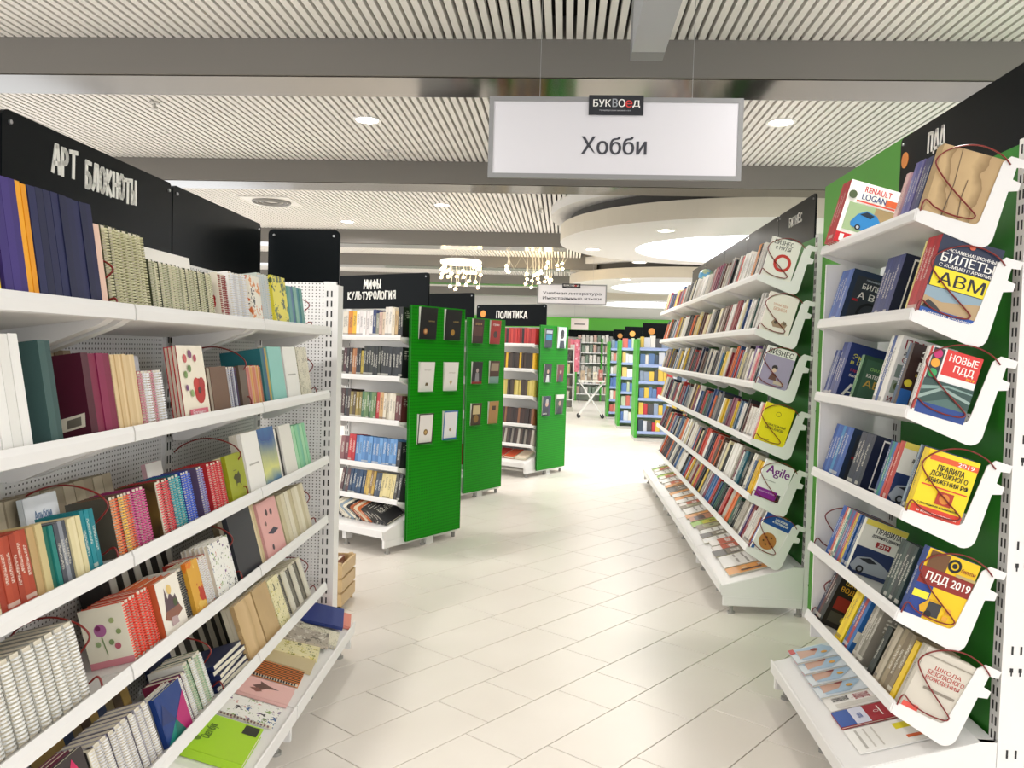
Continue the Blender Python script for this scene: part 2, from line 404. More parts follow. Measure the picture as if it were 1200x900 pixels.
D['pdd2019'] = [('r',0,0,1,1,'EFC51C'),('r',0,0,.33,.62,'23408C'),('r',0,.5,1,.74,'8C2A22'),('t','ПДД 2019',.12,.55,.97,.69,W_),('o',.55,.87,.08,.13,K_),('d',.55,.87,.05,K_),('r',.05,.74,.42,.98,'6E4A2C'),('r',.0,.3,.3,.4,'F0E03A'),('p',[(.2,.2),(.35,.33),(.55,.33),(.6,.15),(.25,.12)],'D8A41E'),('r',.35,.1,.6,.3,'3A3A3C'),('d',.4,.12,.07,'18181A'),('r',.7,.2,.8,.28,'E2A43C'),('r',.68,.1,.78,.17,'E2A43C'),('r',.62,.74,1,.78,'B4A06A'),('t','билеты',.68,.82,.95,.88,'8C2A22')]
D['car_blue'] = [('r',0,0,1,1,'E9E7DC'),('r',0,0,1,.5,'1F315C'),('t','ПРАВИЛА',.3,.8,.9,.9,K_),('t','дорожного движения',.25,.7,.95,.77,K_),('r',.4,.56,.75,.66,'A3262A'),('t','2019',.45,.575,.7,.645,W_),('p',[(0,.12),(.1,.3),(.4,.36),(.7,.3),(.95,.2),(.9,.08),(.1,.05)],'9FA6AE'),('p',[(.15,.28),(.4,.34),(.6,.28),(.4,.24)],'20242C'),('d',.25,.1,.09,'15161A'),('d',.25,.1,.05,'8E939A'),('r',0,.9,1,1,'E6D35A')]
D['vod_black'] = [('r',0,0,1,1,'1C1B1C'),('t','ШКОЛА',.15,.84,.8,.92,'E7C23A'),('t','ВОДИТЕЛЯ',.1,.68,.95,.8,'D8A62E'),('r',.1,.35,.9,.6,'8E2A22'),('r',.1,.1,.9,.3,'4A4A40'),('d',.5,.2,.1,'C6B03A')]
D['yellow_plain'] = [('r',0,0,1,1,'EFD01E'),('r',.1,.2,.9,.5,'D23A2A'),('t','ПДД',.2,.6,.8,.8,K_)]
D['blue_red'] = [('r',0,0,1,1,'2A66A8'),('r',.3,0,1,.45,'A8343A'),('r',.35,.1,.95,.5,'2A2326'),('t','ПДД 2019',.4,.55,.95,.68,W_),('t','билеты',.1,.75,.8,.85,'F0D83A'),('r',.0,.2,.28,.4,'E9E3D0')]
D['green_black'] = [('r',0,0,1,1,'242824'),('p',[(.2,.5),(.5,.75),(.8,.6),(.6,.45)],'5DBB3A'),('r',.1,.15,.9,.3,'D9C63A')]
D['beige_wheel'] = [('r',0,0,1,1,'B9AE98'),('d',.4,.8,.12,'4E4A42'),('r',.55,.6,.9,.9,'3E8C52'),('r',.2,.3,.8,.6,'CF9A5A')]
D['ticket'] = [('r',0,0,1,1,'E7C22A'),('r',.12,.1,.88,.9,'C23A2A'),('r',.2,.3,.8,.55,'8A6A3A'),('t','ПДД',.25,.62,.75,.8,'F0E4C0')]
D['grey_red'] = [('r',0,0,1,1,'CFC8BA'),('t','ШКОЛА',.3,.72,.85,.78,'B4433A'),('t','БЕЗОПАСНОГО',.2,.63,.95,.7,'B4433A'),('t','ВОЖДЕНИЯ',.2,.54,.9,.61,'B4433A'),('r',.02,0,.35,.12,'E2574A'),('r',.25,.4,.9,.44,'8E8578'),('r',.0,.88,1,.9,'9C9486')]
# business books
D['nol'] = [('r',0,0,1,1,'EFEAE2'),('t','БИЗНЕС',.1,.84,.75,.95,'4A4644'),('t','с НУЛЯ',.18,.72,.7,.82,'4A4644'),('o',.55,.42,.2,.3,'C8322A')]
D['biz_dog'] = [('r',0,0,1,1,'EEE6DC'),('t','ТОЧНЫЕ ИДЕИ',.2,.68,.7,.75,'D9A58A'),('t','БИЗНЕСА',.25,.58,.7,.66,'D9A58A'),('p',[(.3,.28),(.42,.4),(.5,.3),(.62,.28),(.7,.38),(.85,.3),(.8,.2),(.4,.18)],'A98F78'),('d',.45,.3,.06,'5A4A42'),('d',.75,.32,.06,'7A6658'),('t','издание второе',.3,.05,.85,.08,'B0A79C')]
D['biznes'] = [('r',0,0,1,1,'EDEAE4'),('r',0,0,1,.8,'A79BB8'),('t','БИЗНЕС',.06,.82,.9,.95,'2C2A2E'),('d',.42,.5,.1,'3A2C34'),('d',.42,.44,.075,'E2C2AC'),('p',[(.3,.2),(.36,.36),(.5,.36),(.58,.2)],'6E4A44'),('r',.5,.12,.85,.2,'C9B8A6')]
D['kapital'] = [('r',0,0,1,1,'F0DE1A'),('o',.5,.78,.07,.085,'6A5E1A'),('t','СОЗНАТЕЛЬНЫЙ',.14,.46,.86,.53,'4A4420'),('t','КАПИТАЛИЗМ',.18,.37,.82,.44,'4A4420'),('r',.2,.1,.45,.115,'8A8030')]
D['agile'] = [('r',0,0,1,1,'F2F0EE'),('t','Agile',.12,.62,.92,.9,'7A1C86'),('r',.03,.06,.75,.3,'8A1E92'),('t','процессы и люди',.1,.2,.68,.24,'D9B4DE'),('r',.75,.06,.88,.26,'2C2A2E'),('t','практическое руководство',.2,.5,.55,.53,'8C8A88')]
D['zakupki'] = [('r',0,0,1,1,'EDEAE4'),('r',0,.72,1,1,'1E4C9A'),('t','ЗАКУПКИ',.35,.88,.8,.94,W_),('t','и поставщики',.3,.8,.86,.86,W_),('d',.42,.34,.3,'B8793E'),('d',.34,.42,.035,'4A2C1A'),('d',.5,.44,.035,'4A2C1A'),('d',.4,.25,.035,'4A2C1A'),('d',.52,.3,.035,'4A2C1A'),('d',.28,.32,.03,'4A2C1A'),('r',.0,.02,.1,.14,'2E5E9E')]
# notebooks on the left shelves
D['sticker_teal'] = [('p',[(.12,.5),(.5,.6),(.56,.48),(.18,.38)],'D9D9CE'),('p',[(.3,.53),(.45,.565),(.48,.5),(.33,.46)],'3A3C3C')]
D['sticker_maroon'] = [('p',[(.4,.08),(.92,.14),(.94,.3),(.42,.24)],'D9D0BC'),('p',[(.62,.13),(.86,.16),(.87,.26),(.63,.23)],'6A6458')]
D['castle'] = [('r',0,0,1,1,'EADDBD'),('p',[(.0,.1),(.0,.4),(.2,.5),(.28,.68),(.36,.5),(.6,.5),(.68,.66),(.76,.48),(1,.4),(1,.1)],'B4915C'),('d',.5,.2,.14,'A34A3A'),('r',.2,.8,.8,.84,'9A8A66')]
D['redflower'] = [('r',0,0,1,1,'F0E6D2'),('d',.68,.36,.21,'B8221E'),('d',.58,.45,.12,'C4302A'),('d',.78,.45,.12,'A81C1A'),('d',.66,.37,.06,'4A1414'),('d',.25,.82,.07,'C85A5A'),('d',.45,.88,.07,'7A3A6A'),('d',.62,.82,.06,'B4445A'),('d',.2,.6,.06,'7E9A5A'),('d',.36,.68,.06,'6A8A52'),('d',.18,.42,.05,'7A4A7A'),('d',.34,.34,.06,'8FA86A'),('r',.15,.02,.85,.12,'D8687A'),('t','Блокнот',.25,.04,.75,.1,'F7E8EA')]
D['horse'] = [('p',[(.25,.5),(.4,.58),(.5,.55),(.6,.62),(.68,.5),(.62,.38),(.66,.28),(.55,.36),(.42,.36),(.36,.28),(.38,.42)],'3E3C18'),('r',.3,.64,.5,.655,'5A5820')]
D['landscape'] = []
D['flower_cream'] = [('r',0,.1,1,1,'EFE8D2'),('r',0,0,1,.11,'D98A94'),('d',.4,.62,.14,'B06A9A'),('d',.36,.66,.06,'7A2A5A'),('d',.7,.75,.06,'A9B47A'),('d',.8,.55,.06,'8FA06A'),('d',.3,.4,.06,'9AAE7A'),('d',.6,.4,.06,'7E9460'),('d',.72,.32,.07,'B85A6A'),('p',[(.4,.5),(.45,.2),(.47,.2),(.43,.52)],'7E9460')]
D['city'] = [('r',0,0,1,1,'F0E9DC'),('p',[(.2,.4),(.25,.62),(.32,.85),(.38,.62),(.5,.72),(.62,.6),(.72,.65),(.8,.42)],'5A4650'),('p',[(.1,.3),(.2,.42),(.8,.42),(.9,.3),(.6,.22),(.4,.2)],'8A5A4A'),('d',.65,.5,.08,'4A5A3A'),('d',.5,.78,.1,'E2C27A'),('p',[(.3,.12),(.35,.28),(.6,.26),(.62,.12)],'B8A0A0')]
D['birds'] = [('r',0,0,1,1,'E2A9A4'),('d',.4,.78,.06,'4A3A40'),('d',.62,.76,.06,'5A4448'),('p',[(.25,.42),(.6,.48),(.8,.4),(.5,.36)],'3C3848'),('d',.35,.15,.05,'4A3A40'),('d',.25,.6,.04,'8A6A60')]
D['geo'] = [('r',0,0,1,1,'1C3A7A'),('p',[(0,0),(.5,.35),(.75,0)],'1E8A7A'),('p',[(.5,.35),(1,.75),(1,0),(.75,0)],'B01E6A'),('p',[(.0,.45),(.5,.35),(.2,.8)],'27356A'),('p',[(.3,0),(.5,.35),(.75,0)],'176A5E')]
D['geo_pink'] = [('r',0,0,1,1,'3A3234'),('p',[(0,.2),(.3,.5),(.5,.2)],'C01E5A'),('p',[(.4,.6),(.7,.95),(.9,.6)],'C8285E'),('p',[(.6,.1),(.8,.4),(1,.1)],'A81A50'),('p',[(0,.75),(.2,1),(.35,.75)],'B8205A'),('p',[(.5,.4),(.7,.55),(.85,.35)],'5A5048')]
D['pad_text'] = [('r',0,0,1,1,'F1EEE8'),('r',.2,.45,.8,.48,'B4B0A8')]
D['tag_green'] = [('r',0,0,1,1,'F0EFEB'),('d',.5,.5,.2,'6FBE5A')]
D['bluewash'] = [('r',0,0,1,1,'E8ECF0'),('p',[(.1,.3),(.4,.55),(.9,.45),(.8,.25),(.4,.2)],'8FB8D8'),('t','Альбом',.25,.7,.75,.82,'6A86A8')]
# tray print
D['mag'] = [('r',0,0,1,1,'DCE4E8'),('r',0,.72,1,1,'1C1C1F'),('o',.3,.85,.07,.1,'C9CCD0'),('o',.6,.85,.07,.1,'C9CCD0'),('p',[(.05,.05),(.1,.5),(.5,.62),(.95,.4),(.9,.1)],'A9C4D8'),('p',[(.2,.1),(.4,.4),(.7,.3),(.8,.08)],'C9A08A'),('r',0,0,.35,.08,'C8342C'),('d',.35,.35,.1,'8E2C28'),('d',.65,.45,.08,'D8A03C')]
D['osago'] = [('r',0,0,1,1,'A31E2C'),('r',0,0,1,.2,'2050A0'),('r',0,.2,1,.38,'DADCEA'),('t','ОСАГО',.35,.76,.9,.9,W_),('t','Закон об',.5,.92,.9,.97,W_),('t','с комментариями',.15,.66,.9,.71,'F0D8D8'),('o',.5,.5,.06,.075,W_),('r',.2,.54,.8,.555,W_),('t','100%',.4,.26,.7,.32,'2050A0')]
D['sheet'] = [('r',0,0,1,1,'F0EEE8'),('r',.15,.55,.4,.95,'E7D81E'),('r',.7,.6,.82,.95,'D9632A'),('r',.1,.1,.9,.13,'B8B4AC'),('r',.1,.2,.9,.22,'C9C5BC'),('r',.1,.3,.9,.32,'C9C5BC')]
D['sheet_text'] = [('r',0,0,1,1,'F0EDE6'),('t','ЗАКОН',.1,.65,.4,.9,'6A6664'),('t','О ЗАЩИТЕ',.1,.35,.5,.6,'B0525A'),('t','ПРАВ',.1,.1,.4,.32,'6A6664'),('r',.6,.1,.9,.9,'D8D4CA')]
D['pinkbirds'] = [('r',0,0,1,1,'E8B9B2'),('p',[(.35,.45),(.5,.6),(.7,.5),(.85,.52),(.7,.38),(.6,.2),(.52,.38)],'6A4A44'),('p',[(.2,.5),(.35,.62),(.45,.5),(.3,.42)],'8A5A50')]
D['lime'] = [('r',0,0,1,1,'A9D42C'),('t','Скетчбук',.35,.45,.75,.58,'4A6A1A'),('d',.3,.6,.06,'6A8A2A'),('r',.72,.03,.96,.2,'2C2E22')]
D['stripes_o'] = [('r',0,0,1,1,'1C1A1A')]+[('r',.04+.12*i,0,.1+.12*i,1,'D9803A') for i in range(8)]
D['booklet_o'] = [('r',0,0,1,1,'D9954A'),('d',.4,.4,.12,'E8CBA0'),('r',.6,.3,.8,.75,'4A2C1A'),('t','книга',.2,.7,.5,.85,W_)]
D['booklet_g'] = [('r',0,0,1,1,'8FB83A'),('r',.15,.3,.85,.75,'C9C43A'),('t','рост',.3,.45,.7,.65,'3A4A1A')]
D['booklet_b'] = [('r',0,0,1,1,'7A6A4C'),('p',[(.1,.2),(.4,.7),(.9,.6),(.8,.2)],'A9A886'),('d',.5,.45,.12,'5A6A4A')]
D['booklet_w'] = [('r',0,0,1,1,'E4E2DC'),('r',.1,.55,.9,.6,'9A968E'),('r',.1,.35,.7,.4,'9A968E'),('r',.1,.75,.5,.85,'5A5650')]
D['booklet_k'] = [('r',0,0,1,1,'4A443E'),('r',.1,.3,.9,.7,'8A8070'),('t','план',.3,.4,.7,.6,W_)]
D['booklet_r'] = [('r',0,0,1,1,'E0DAD2'),('r',0,.25,1,.75,'C0583A'),('t','продажи',.2,.4,.8,.6,W_)]
D['booklet_p'] = [('r',0,0,1,1,'B87A5A'),('r',.1,.15,.9,.45,'4A3A34'),('d',.5,.7,.12,'D9B49A')]
# face-out books on the green ends
D['fo_black'] = [('r',0,0,1,1,'1B1D1F'),('t','МИФЫ',.5,.55,.85,.6,'B49A5A'),('d',.35,.25,.12,'A8683A'),('d',.35,.25,.07,'D9B47A')]
D['fo_black2'] = [('r',0,0,1,1,'1D2022'),('t','МИР',.5,.58,.85,.63,'B49A5A'),('d',.5,.25,.12,'B4883A')]
D['fo_white1'] = [('r',0,0,1,1,'EFEBE6'),('p',[(.4,.2),(.45,.3),(.6,.3),(.6,.2)],'6A5A3A'),('t','история',.3,.7,.75,.74,'B9B2A8')]
D['fo_white2'] = [('r',0,0,1,1,'F1EEE8'),('p',[(.5,.2),(.6,.3),(.5,.4),(.4,.3)],'C9B28A'),('t','легенды',.3,.6,.8,.65,'C4BCB0')]
D['fo_white3'] = [('r',0,0,1,1,'2A1C20'),('r',.06,.04,.94,.96,'EFEAE6'),('d',.5,.38,.14,'8A6A3A'),('d',.5,.38,.08,'C9A86A')]
D['fo_white4'] = [('r',0,0,1,1,'3A70B0'),('r',.07,.06,.95,.95,'ECEBEC'),('d',.5,.35,.08,'9A8A6A')]
D['fo_p1'] = [('r',0,0,1,1,'3A1C1A'),('r',.1,.3,.9,.7,'5A3A30'),('t','власть',.2,.75,.8,.85,'C9A86A')]
D['fo_p2'] = [('r',0,0,1,1,'A82A22'),('d',.5,.4,.2,'4A3A34'),('t','страна',.2,.75,.8,.85,W_)]
D['fo_p3'] = [('r',0,0,1,1,'1E1E20'),('p',[(.3,0),(.35,.5),(.65,.5),(.75,0)],'8A8A8C'),('d',.5,.6,.13,'B8A8A0'),('r',0,0,1,.1,'9A1E1E')]
D['fo_p4'] = [('r',0,0,1,1,'4A2E22'),('r',.1,.55,.9,.9,'9A8A70'),('r',0,0,1,.3,'7A9A92')]
D['fo_p5'] = [('r',0,0,1,1,'3E2C1A'),('r',.15,.5,.85,.9,'C9B98A'),('d',.5,.3,.25,'8A6A30')]
D['fo_p6'] = [('r',0,0,1,1,'A9804A'),('r',.3,.6,.7,.8,'4A3220')]
D['fo_q1'] = [('r',0,0,1,1,'1E2A38'),('r',.1,.4,.9,.7,'2E8AB0'),('r',.1,.75,.9,.9,'B8C0C8')]
D['fo_q2'] = [('r',0,0,1,1,'D9DEE2'),('p',[(.25,0),(.3,.35),(.75,.35),(.9,0)],'2A3440'),('d',.5,.6,.22,'4A4442'),('d',.5,.72,.2,'1E2026')]
D['fo_q3'] = [('r',0,0,1,1,'1C1C1E'),('p',[(.25,0),(.35,.4),(.65,.4),(.78,0)],'D8D8D8'),('d',.5,.58,.15,'C9A890')]
D['fo_q4'] = [('r',0,0,1,1,'6A2A2C'),('p',[(.2,0),(.3,.4),(.7,.4),(.8,0)],'3A3A44'),('d',.5,.58,.15,'C0A090')]
D['fo_q5'] = [('r',0,0,1,1,'28304A'),('p',[(.2,0),(.3,.4),(.7,.4),(.85,0)],'1E2430'),('d',.52,.6,.2,'C8A692'),('d',.52,.74,.17,'B4B0AC'),('t','политик',.1,.08,.6,.15,W_)]
D['fo_q6'] = [('r',0,0,1,1,'3A4A3A'),('p',[(.2,0),(.3,.35),(.7,.35),(.85,0)],'20222A'),('d',.5,.55,.18,'B89A8A'),('r',0,.8,1,1,'E0DED8')]
SIGNS = {
 'hobby': [('t','Хобби',.37,.30,.625,.52,'3A3A42')],
 'study': [('t','Учебная литература',.08,.44,.92,.62,'4A4A52'),('t','Иностранные языки',.08,.2,.92,.38,'4A4A52')],
 'logo': [('t','БУК',.08,.42,.40,.78,W_),('t','В',.43,.40,.52,.82,'9FA3A8'),('t','О',.54,.40,.66,.80,W_),('t','е',.67,.38,.79,.74,'D8403C'),('t','Д',.80,.36,.93,.74,W_),('t','Петербургская книжная сеть',.2,.17,.78,.26,'B8B8BC')],
}
TEXTS = set()
for _d in list(D.values()) + list(SIGNS.values()):
    for _e in _d:
        if _e[0] == 't': TEXTS.add(_e[1])
TEXTS |= {'Symbol'}
text_geo(sorted(TEXTS))
PAT = {
 'floral_y': make_floral('yellow_floral_print', 'E6DDB0', ['8A8A3A','B4A83A','5A5A34','D8CE7A'], 45, .35, 1.0),
 'doodle': make_floral('doodle_print', 'EFEDE6', ['6A3A7A','3A5A8A','C0462E','7E9A4A','2A2A2E','D0A03A'], 38, .3, 3.0),
 'floral_dark': make_floral('dark_floral_print', '1E1A1C', ['A83A5A','5A7A4A','C98A3A'], 40, .35, 5.0),
 'wood': make_bands('wood_print', ['B89868','D2B486','A98A5A','C6A676'], 9, 0, .9),
 'kraftwood': make_bands('kraft_print', ['8E7248','C6A878','9A7C50','B4966A'], 11, 1, 1.3),
 'landscape': make_bands('seascape_print', ['2A4A8A','3A78A8','D8D884','8FB070','2C5A94'], 4.2, 2, .5),
 'forest': make_bands('forest_print', ['3A2A14','6A5424','241C10','4E3C1A'], 9, 2, 1.6),
 'autumn': make_floral('autumn_print', 'D8A23A', ['B8321E','E07A1E','8A2A1A','E8C060'], 22, .5, 8.0),
 'lace': make_floral('lace_print', 'DDD6C0', ['9A9478','B8B094','7E7860'], 60, .35, 2.0),
 'stripes': make_bands('black_white_stripe', ['E8E4DA','1C1A1A','E8E4DA','1C1A1A'], 30, 1, 0),
 'panther': make_floral('orange_black_print', 'E8E2D4', ['C8642A','1C1A1A','D8843A'], 30, .4, 6.0),
 'tree_y': make_floral('tree_print', 'E6D83A', ['4A5A2A','6A7A34','3A4424'], 26, .42, 9.0),
 'news': make_floral('grey_print', 'B4A99A', ['6A6258','8A8074','D8D2C6'], 34, .4, 4.0),
}

# ------------------------------------------------------------------ the room: floor of laid tiles
W_TILE = 0.3043
TA = 0.8614 + CAM_YAW
du = Vector((math.cos(TA), math.sin(TA), 0)); dv = Vector((-math.sin(TA), math.cos(TA), 0))
V0 = 8.4368
def make_tile_mat():
    N = NT('cream_porcelain_tile')
    g = N.n('ShaderNodeNewGeometry'); oi = N.n('ShaderNodeObjectInfo')
    n = N.n('ShaderNodeTexNoise', i_Scale=2.2, i_Detail=3.0); N.l(g.outputs['Position'], n.inputs['Vector'])
    c = N.mix(n.outputs[0], lin('DCD4C9'), lin('E8E1D8'))
    c = N.mix(N.math('MULTIPLY', oi.outputs['Random'], .25), c, lin('E2DACE'))
    N.l(c, N.b.inputs['Base Color'])
    N.l(N.math('MULTIPLY_ADD', n.outputs[0], .12, .27), N.b.inputs['Roughness'])
    N.b.inputs['Specular IOR Level'].default_value = .45
    return N.m
M_TILE = make_tile_mat()
floor = struct(MB().box(-9.2, -3, -.06, 7.2, 27.4, -.006).obj('floor', mat('7A6A58', .9, name='grout')), 'cream tiled shop floor laid diagonally')
known = {-1: (6.367, [0,2,3,5]), 0: (7.8484, [-1,0,2,4]), -2: (7.9067, [0,2,3,5]), -3: (8.4136, [0,2,4]), -4: (8.9535, [0,2])}
def tile_mesh(L):
    g = .0022/W_TILE*W_TILE; c = .0012
    mb = MB(); x1, y1 = L*W_TILE-g, W_TILE-g
    mb.add([(g,g,-.008),(x1,g,-.008),(x1,y1,-.008),(g,y1,-.008),(g,g,-c),(x1,g,-c),(x1,y1,-c),(g,y1,-c),(g+c,g+c,0),(x1-c,g+c,0),(x1-c,y1-c,0),(g+c,y1-c,0)],
           [(0,1,5,4),(1,2,6,5),(2,3,7,6),(3,0,4,7),(4,5,9,8),(5,6,10,9),(6,7,11,10),(7,4,8,11),(8,9,10,11)])
    return mb
TM = {L: tile_mesh(L) for L in (1, 2)}
TME = {L: TM[L].mesh('tile', M_TILE) for L in (1, 2)}
rt = random.Random(3)
cand = []
RTA = Matrix.Rotation(TA, 4, 'Z')
for row in range(-36, 66):
    if row in known:
        b, js = known[row]; js = [b+j for j in js]
    else:
        js = [rt.uniform(0, 3)]
    while js[-1] < 90: js.append(js[-1] + rt.choice((2, 2, 1, 2)))
    while js[0] > -45: js.insert(0, js[0] - rt.choice((2, 2, 1, 2)))
    for a, b in zip(js, js[1:]):
        L = 2 if b-a > 1.5 else 1
        p = (du*a + dv*(row+V0))*W_TILE
        c = p + (du*(L/2) + dv*.5)*W_TILE
        if not (-8.8 < c.x < 6.8 and 1.0 < c.y < 26.8): continue
        d = Vector((c.x, c.y, -EYE)); z = d.dot(Fv)
        vis = z > .5 and abs(d.dot(Rv)/z) < .64 and abs(d.dot(Uv)/z) < .49 and (abs(c.x) < 1.15 or (c.y > 4.1 and -2.4 < c.x < 1.15)) 
        cand.append((0 if vis else 1, z, L, Matrix.Translation(p) @ RTA))
cand.sort(key=lambda q: (q[0], q[1]))
rest = MB()
for i, (v, z, L, M) in enumerate(cand):
    if v == 0 and i < 300: link('tile', TME[L], floor, M)
    else: rest.add(TM[L].v, TM[L].f, None, M)
fr = rest.obj('tile_field', M_TILE, floor); fr['kind'] = 'stuff'

# ------------------------------------------------------------------ walls
M_WALL = mat('E4E1DB', .8, name='white_wall_paint')
struct(MB().box(-9.2, 27.2, 0, 7.2, 27.4, 3.5).obj('wall_back', M_WALL), 'white far wall of the shop')

# ------------------------------------------------------------------ ceiling: slats, beams, round soffits
ZC = 3.3
ceil = struct(MB().box(-9.2, -3, ZC+.14, 7.2, 27.4, ZC+.2).obj('ceiling', mat('34322F', .9, name='dark_plenum')), 'dark ceiling void behind white slats')
M_SLAT = mat('ECE9E4', .5, name='slat_enamel')
BEAMS = [(4.70, 5.08), (7.74, 8.14), (12.3, 12.8), (15.5, 16.0), (19.3, 19.8), (23.2, 23.7)]
PIT = .056
fields = [(-.6, 4.70), (5.08, 7.74), (8.14, 12.3), (12.8, 15.5), (16.0, 19.3), (19.8, 23.2), (23.7, 27)]
sl_rest = MB(); nsl = 0
for fi, (y0, y1) in enumerate(fields):
    xa, xb = [(-3.5, 2.75), (-5.2, 2.75)][fi] if fi < 2 else (-8.8, 0.55 if fi == 2 else 0.3)
    me = MB().box(-.018, y0, 0, .018, y1, .05).mesh('slat', M_SLAT)
    n = int((xb-xa)/PIT)
    for i in range(n):
        x = xa + i*PIT
        if fi < 2: link('slat', me, ceil, T(x, 0, ZC)); nsl += 1
        else: sl_rest.box(x-.018, y0, ZC, x+.018, y1, ZC+.05)
    if fi < 2:     # the same slats go on to both sides, beyond the frame
        for x0, x1 in ((-8.8, xa-.03), (xb, 6.9)):
            for i in range(int((x1-x0)/PIT)):
                x = x0+i*PIT; sl_rest.box(x-.018, y0, ZC, x+.018, y1, ZC+.05)
sl_rest.box(-8.8, -3, ZC, 6.9, -.6, ZC+.05)
q = sl_rest.obj('slat_field', M_SLAT, ceil); q['kind'] = 'stuff'
M_BEAM = mat('7A7670', .55, name='grey_beam_paint')
M_MIRROR = mat('6E6A64', .12, metal=1.0, name='polished_soffit_metal')
for i, (y0, y1) in enumerate(BEAMS):
    xb = 6.9 if i < 2 else (-.02 if i == 2 else .55)
    bm = MB().box(-8.9, y0, ZC-.205, xb, y1, ZC+.13).obj('ceiling_beam', M_BEAM)
    bm['kind'] = 'structure'; bm['label'] = ordn(i)+' grey ceiling beam from the camera, crossing the shop'
    MB().box(-8.9, y0+.02, ZC-.211, xb, y1, ZC-.205).obj('polished_underside', M_MIRROR, bm)
# plaster ceiling right of the slats and the round soffits
M_PLAST = mat('C9C5BC', .7, name='ceiling_plaster')
pl = struct(MB().box(.5, 8.14, ZC+.02, 6.99, 27.2, ZC+.14).obj('ceiling_plaster', M_PLAST), 'flat plaster ceiling above the round soffits')
M_SOFF = mat('DEDCD8', .6, name='soffit_white'); M_RIM = mat('CFC6B4', .65, name='soffit_rim')
M_GLOW = mat('F4F8FF', .5, emit=3.2, name='glowing_ceiling_panel')
def ring_band(mb, c, r, z0, z1, n=64, flip=False):
    vs = []; fs = []
    for i in range(n):
        a = 2*PI*i/n; vs += [(c[0]+r*math.cos(a), c[1]+r*math.sin(a), z0), (c[0]+r*math.cos(a), c[1]+r*math.sin(a), z1)]
    for i in range(n):
        j = (i+1) % n; f = (2*i, 2*j, 2*j+1, 2*i+1); fs.append(f[::-1] if flip else f)
    mb.add(vs, fs)
def annulus(mb, c0, r0, c1, r1, z, n=64):
    vs = []
    for i in range(n):
        a = 2*PI*i/n; vs += [(c0[0]+r0*math.cos(a), c0[1]+r0*math.sin(a), z), (c1[0]+r1*math.cos(a), c1[1]+r1*math.sin(a), z)]
    mb.add(vs, [(2*i, 2*i+1, 2*((i+1) % n)+1, 2*((i+1) % n)) for i in range(n)])
def soffit(cx, cy_, r, lc, lr, zb, label):
    t = thing('round_soffit', label, 'ceiling soffit', T(cx, cy_, zb)); t['kind'] = 'structure'
    mb = MB(); ring_band(mb, (0, 0), r, 0, .19); mb.obj('rim', M_RIM, t)
    mb = MB(); annulus(mb, (0, 0), r, lc, lr, 0); ring_band(mb, lc, lr, 0, .1, flip=True); mb.obj('soffit_face', M_SOFF, t)
    mb = MB(); mb.cyl(lc, lr, .1, .11, 64); mb.obj('light_panel', M_GLOW, t)
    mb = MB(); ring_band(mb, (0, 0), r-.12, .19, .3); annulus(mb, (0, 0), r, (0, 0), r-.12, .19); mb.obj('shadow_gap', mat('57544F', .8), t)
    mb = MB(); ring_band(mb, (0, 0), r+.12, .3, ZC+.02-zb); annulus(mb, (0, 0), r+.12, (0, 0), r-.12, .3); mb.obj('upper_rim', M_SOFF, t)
    return t
soffit(2.1, 10.3, 2.2, (.18, .44), 1.42, 2.9, 'nearest round white dropped ceiling with glowing oval panel')
soffit(2.25, 16.8, 2.2, (.1, .3), 1.45, 2.9, 'middle round dropped ceiling with glowing panel, behind the nearest one')
soffit(2.2, 23.0, 2.2, (.1, .1), 1.45, 2.9, 'farthest round dropped ceiling with glowing panel')

# downlights
M_LENS = mat('FFF6E8', .4, emit=22.0, name='lit_lens'); M_TRIM = mat('EDEBE6', .4)
LAMPS = []
def downlight(x, y, z, label, power=LAMP_W, r=.085):
    t = thing('ceiling_downlight', label, 'downlight', T(x, y, z), 'round ceiling downlights')
    mb = MB()
    n = 24; vs = []; fs = []
    prof = [(r, .0), (r+.022, -.004), (r+.025, 0), (r+.025, .03), (r, .03)]
    for i in range(n):
        a = 2*PI*i/n
        for rr, zz in prof: vs.append((rr*math.cos(a), rr*math.sin(a), zz))
    k = len(prof)
    for i in range(n):
        for j in range(k):
            fs.append((i*k+j, ((i+1) % n)*k+j, ((i+1) % n)*k+(j+1) % k, i*k+(j+1) % k))
    mb.add(vs, fs); mb.obj('trim_ring', M_TRIM, t)
    mb = MB(); mb.cyl((0, 0), r, .004, .02, 24); mb.obj('lens', M_LENS, t)
    if power:
        ld = bpy.data.lights.new('lamp', 'AREA'); ld.shape = 'DISK'; ld.size = r*2; ld.energy = power; ld.color = LAMP_COL; ld.spread = math.radians(165)
        lo = bpy.data.objects.new('lamp', ld); COL.objects.link(lo); lo.parent = t; lo.matrix_basis = T(0, 0, -.006)
    return t
zl = ZC-.006
seen = [(-1.575, 6.366, 'bright downlight left of the hanging hobby sign, between the first two beams'), (1.543, 6.312, 'bright downlight right of the hanging hobby sign, above the driving books'),
        (-1.545, 10.073, 'downlight centred in the slats beyond the second beam'), (-3.106, 11.54, 'left downlight beyond the second beam, nearer of the left pair'), (-3.14, 13.6, 'left downlight past the third beam, farther of the left pair')]
for x, y, lb in seen: downlight(x, y, zl, lb)
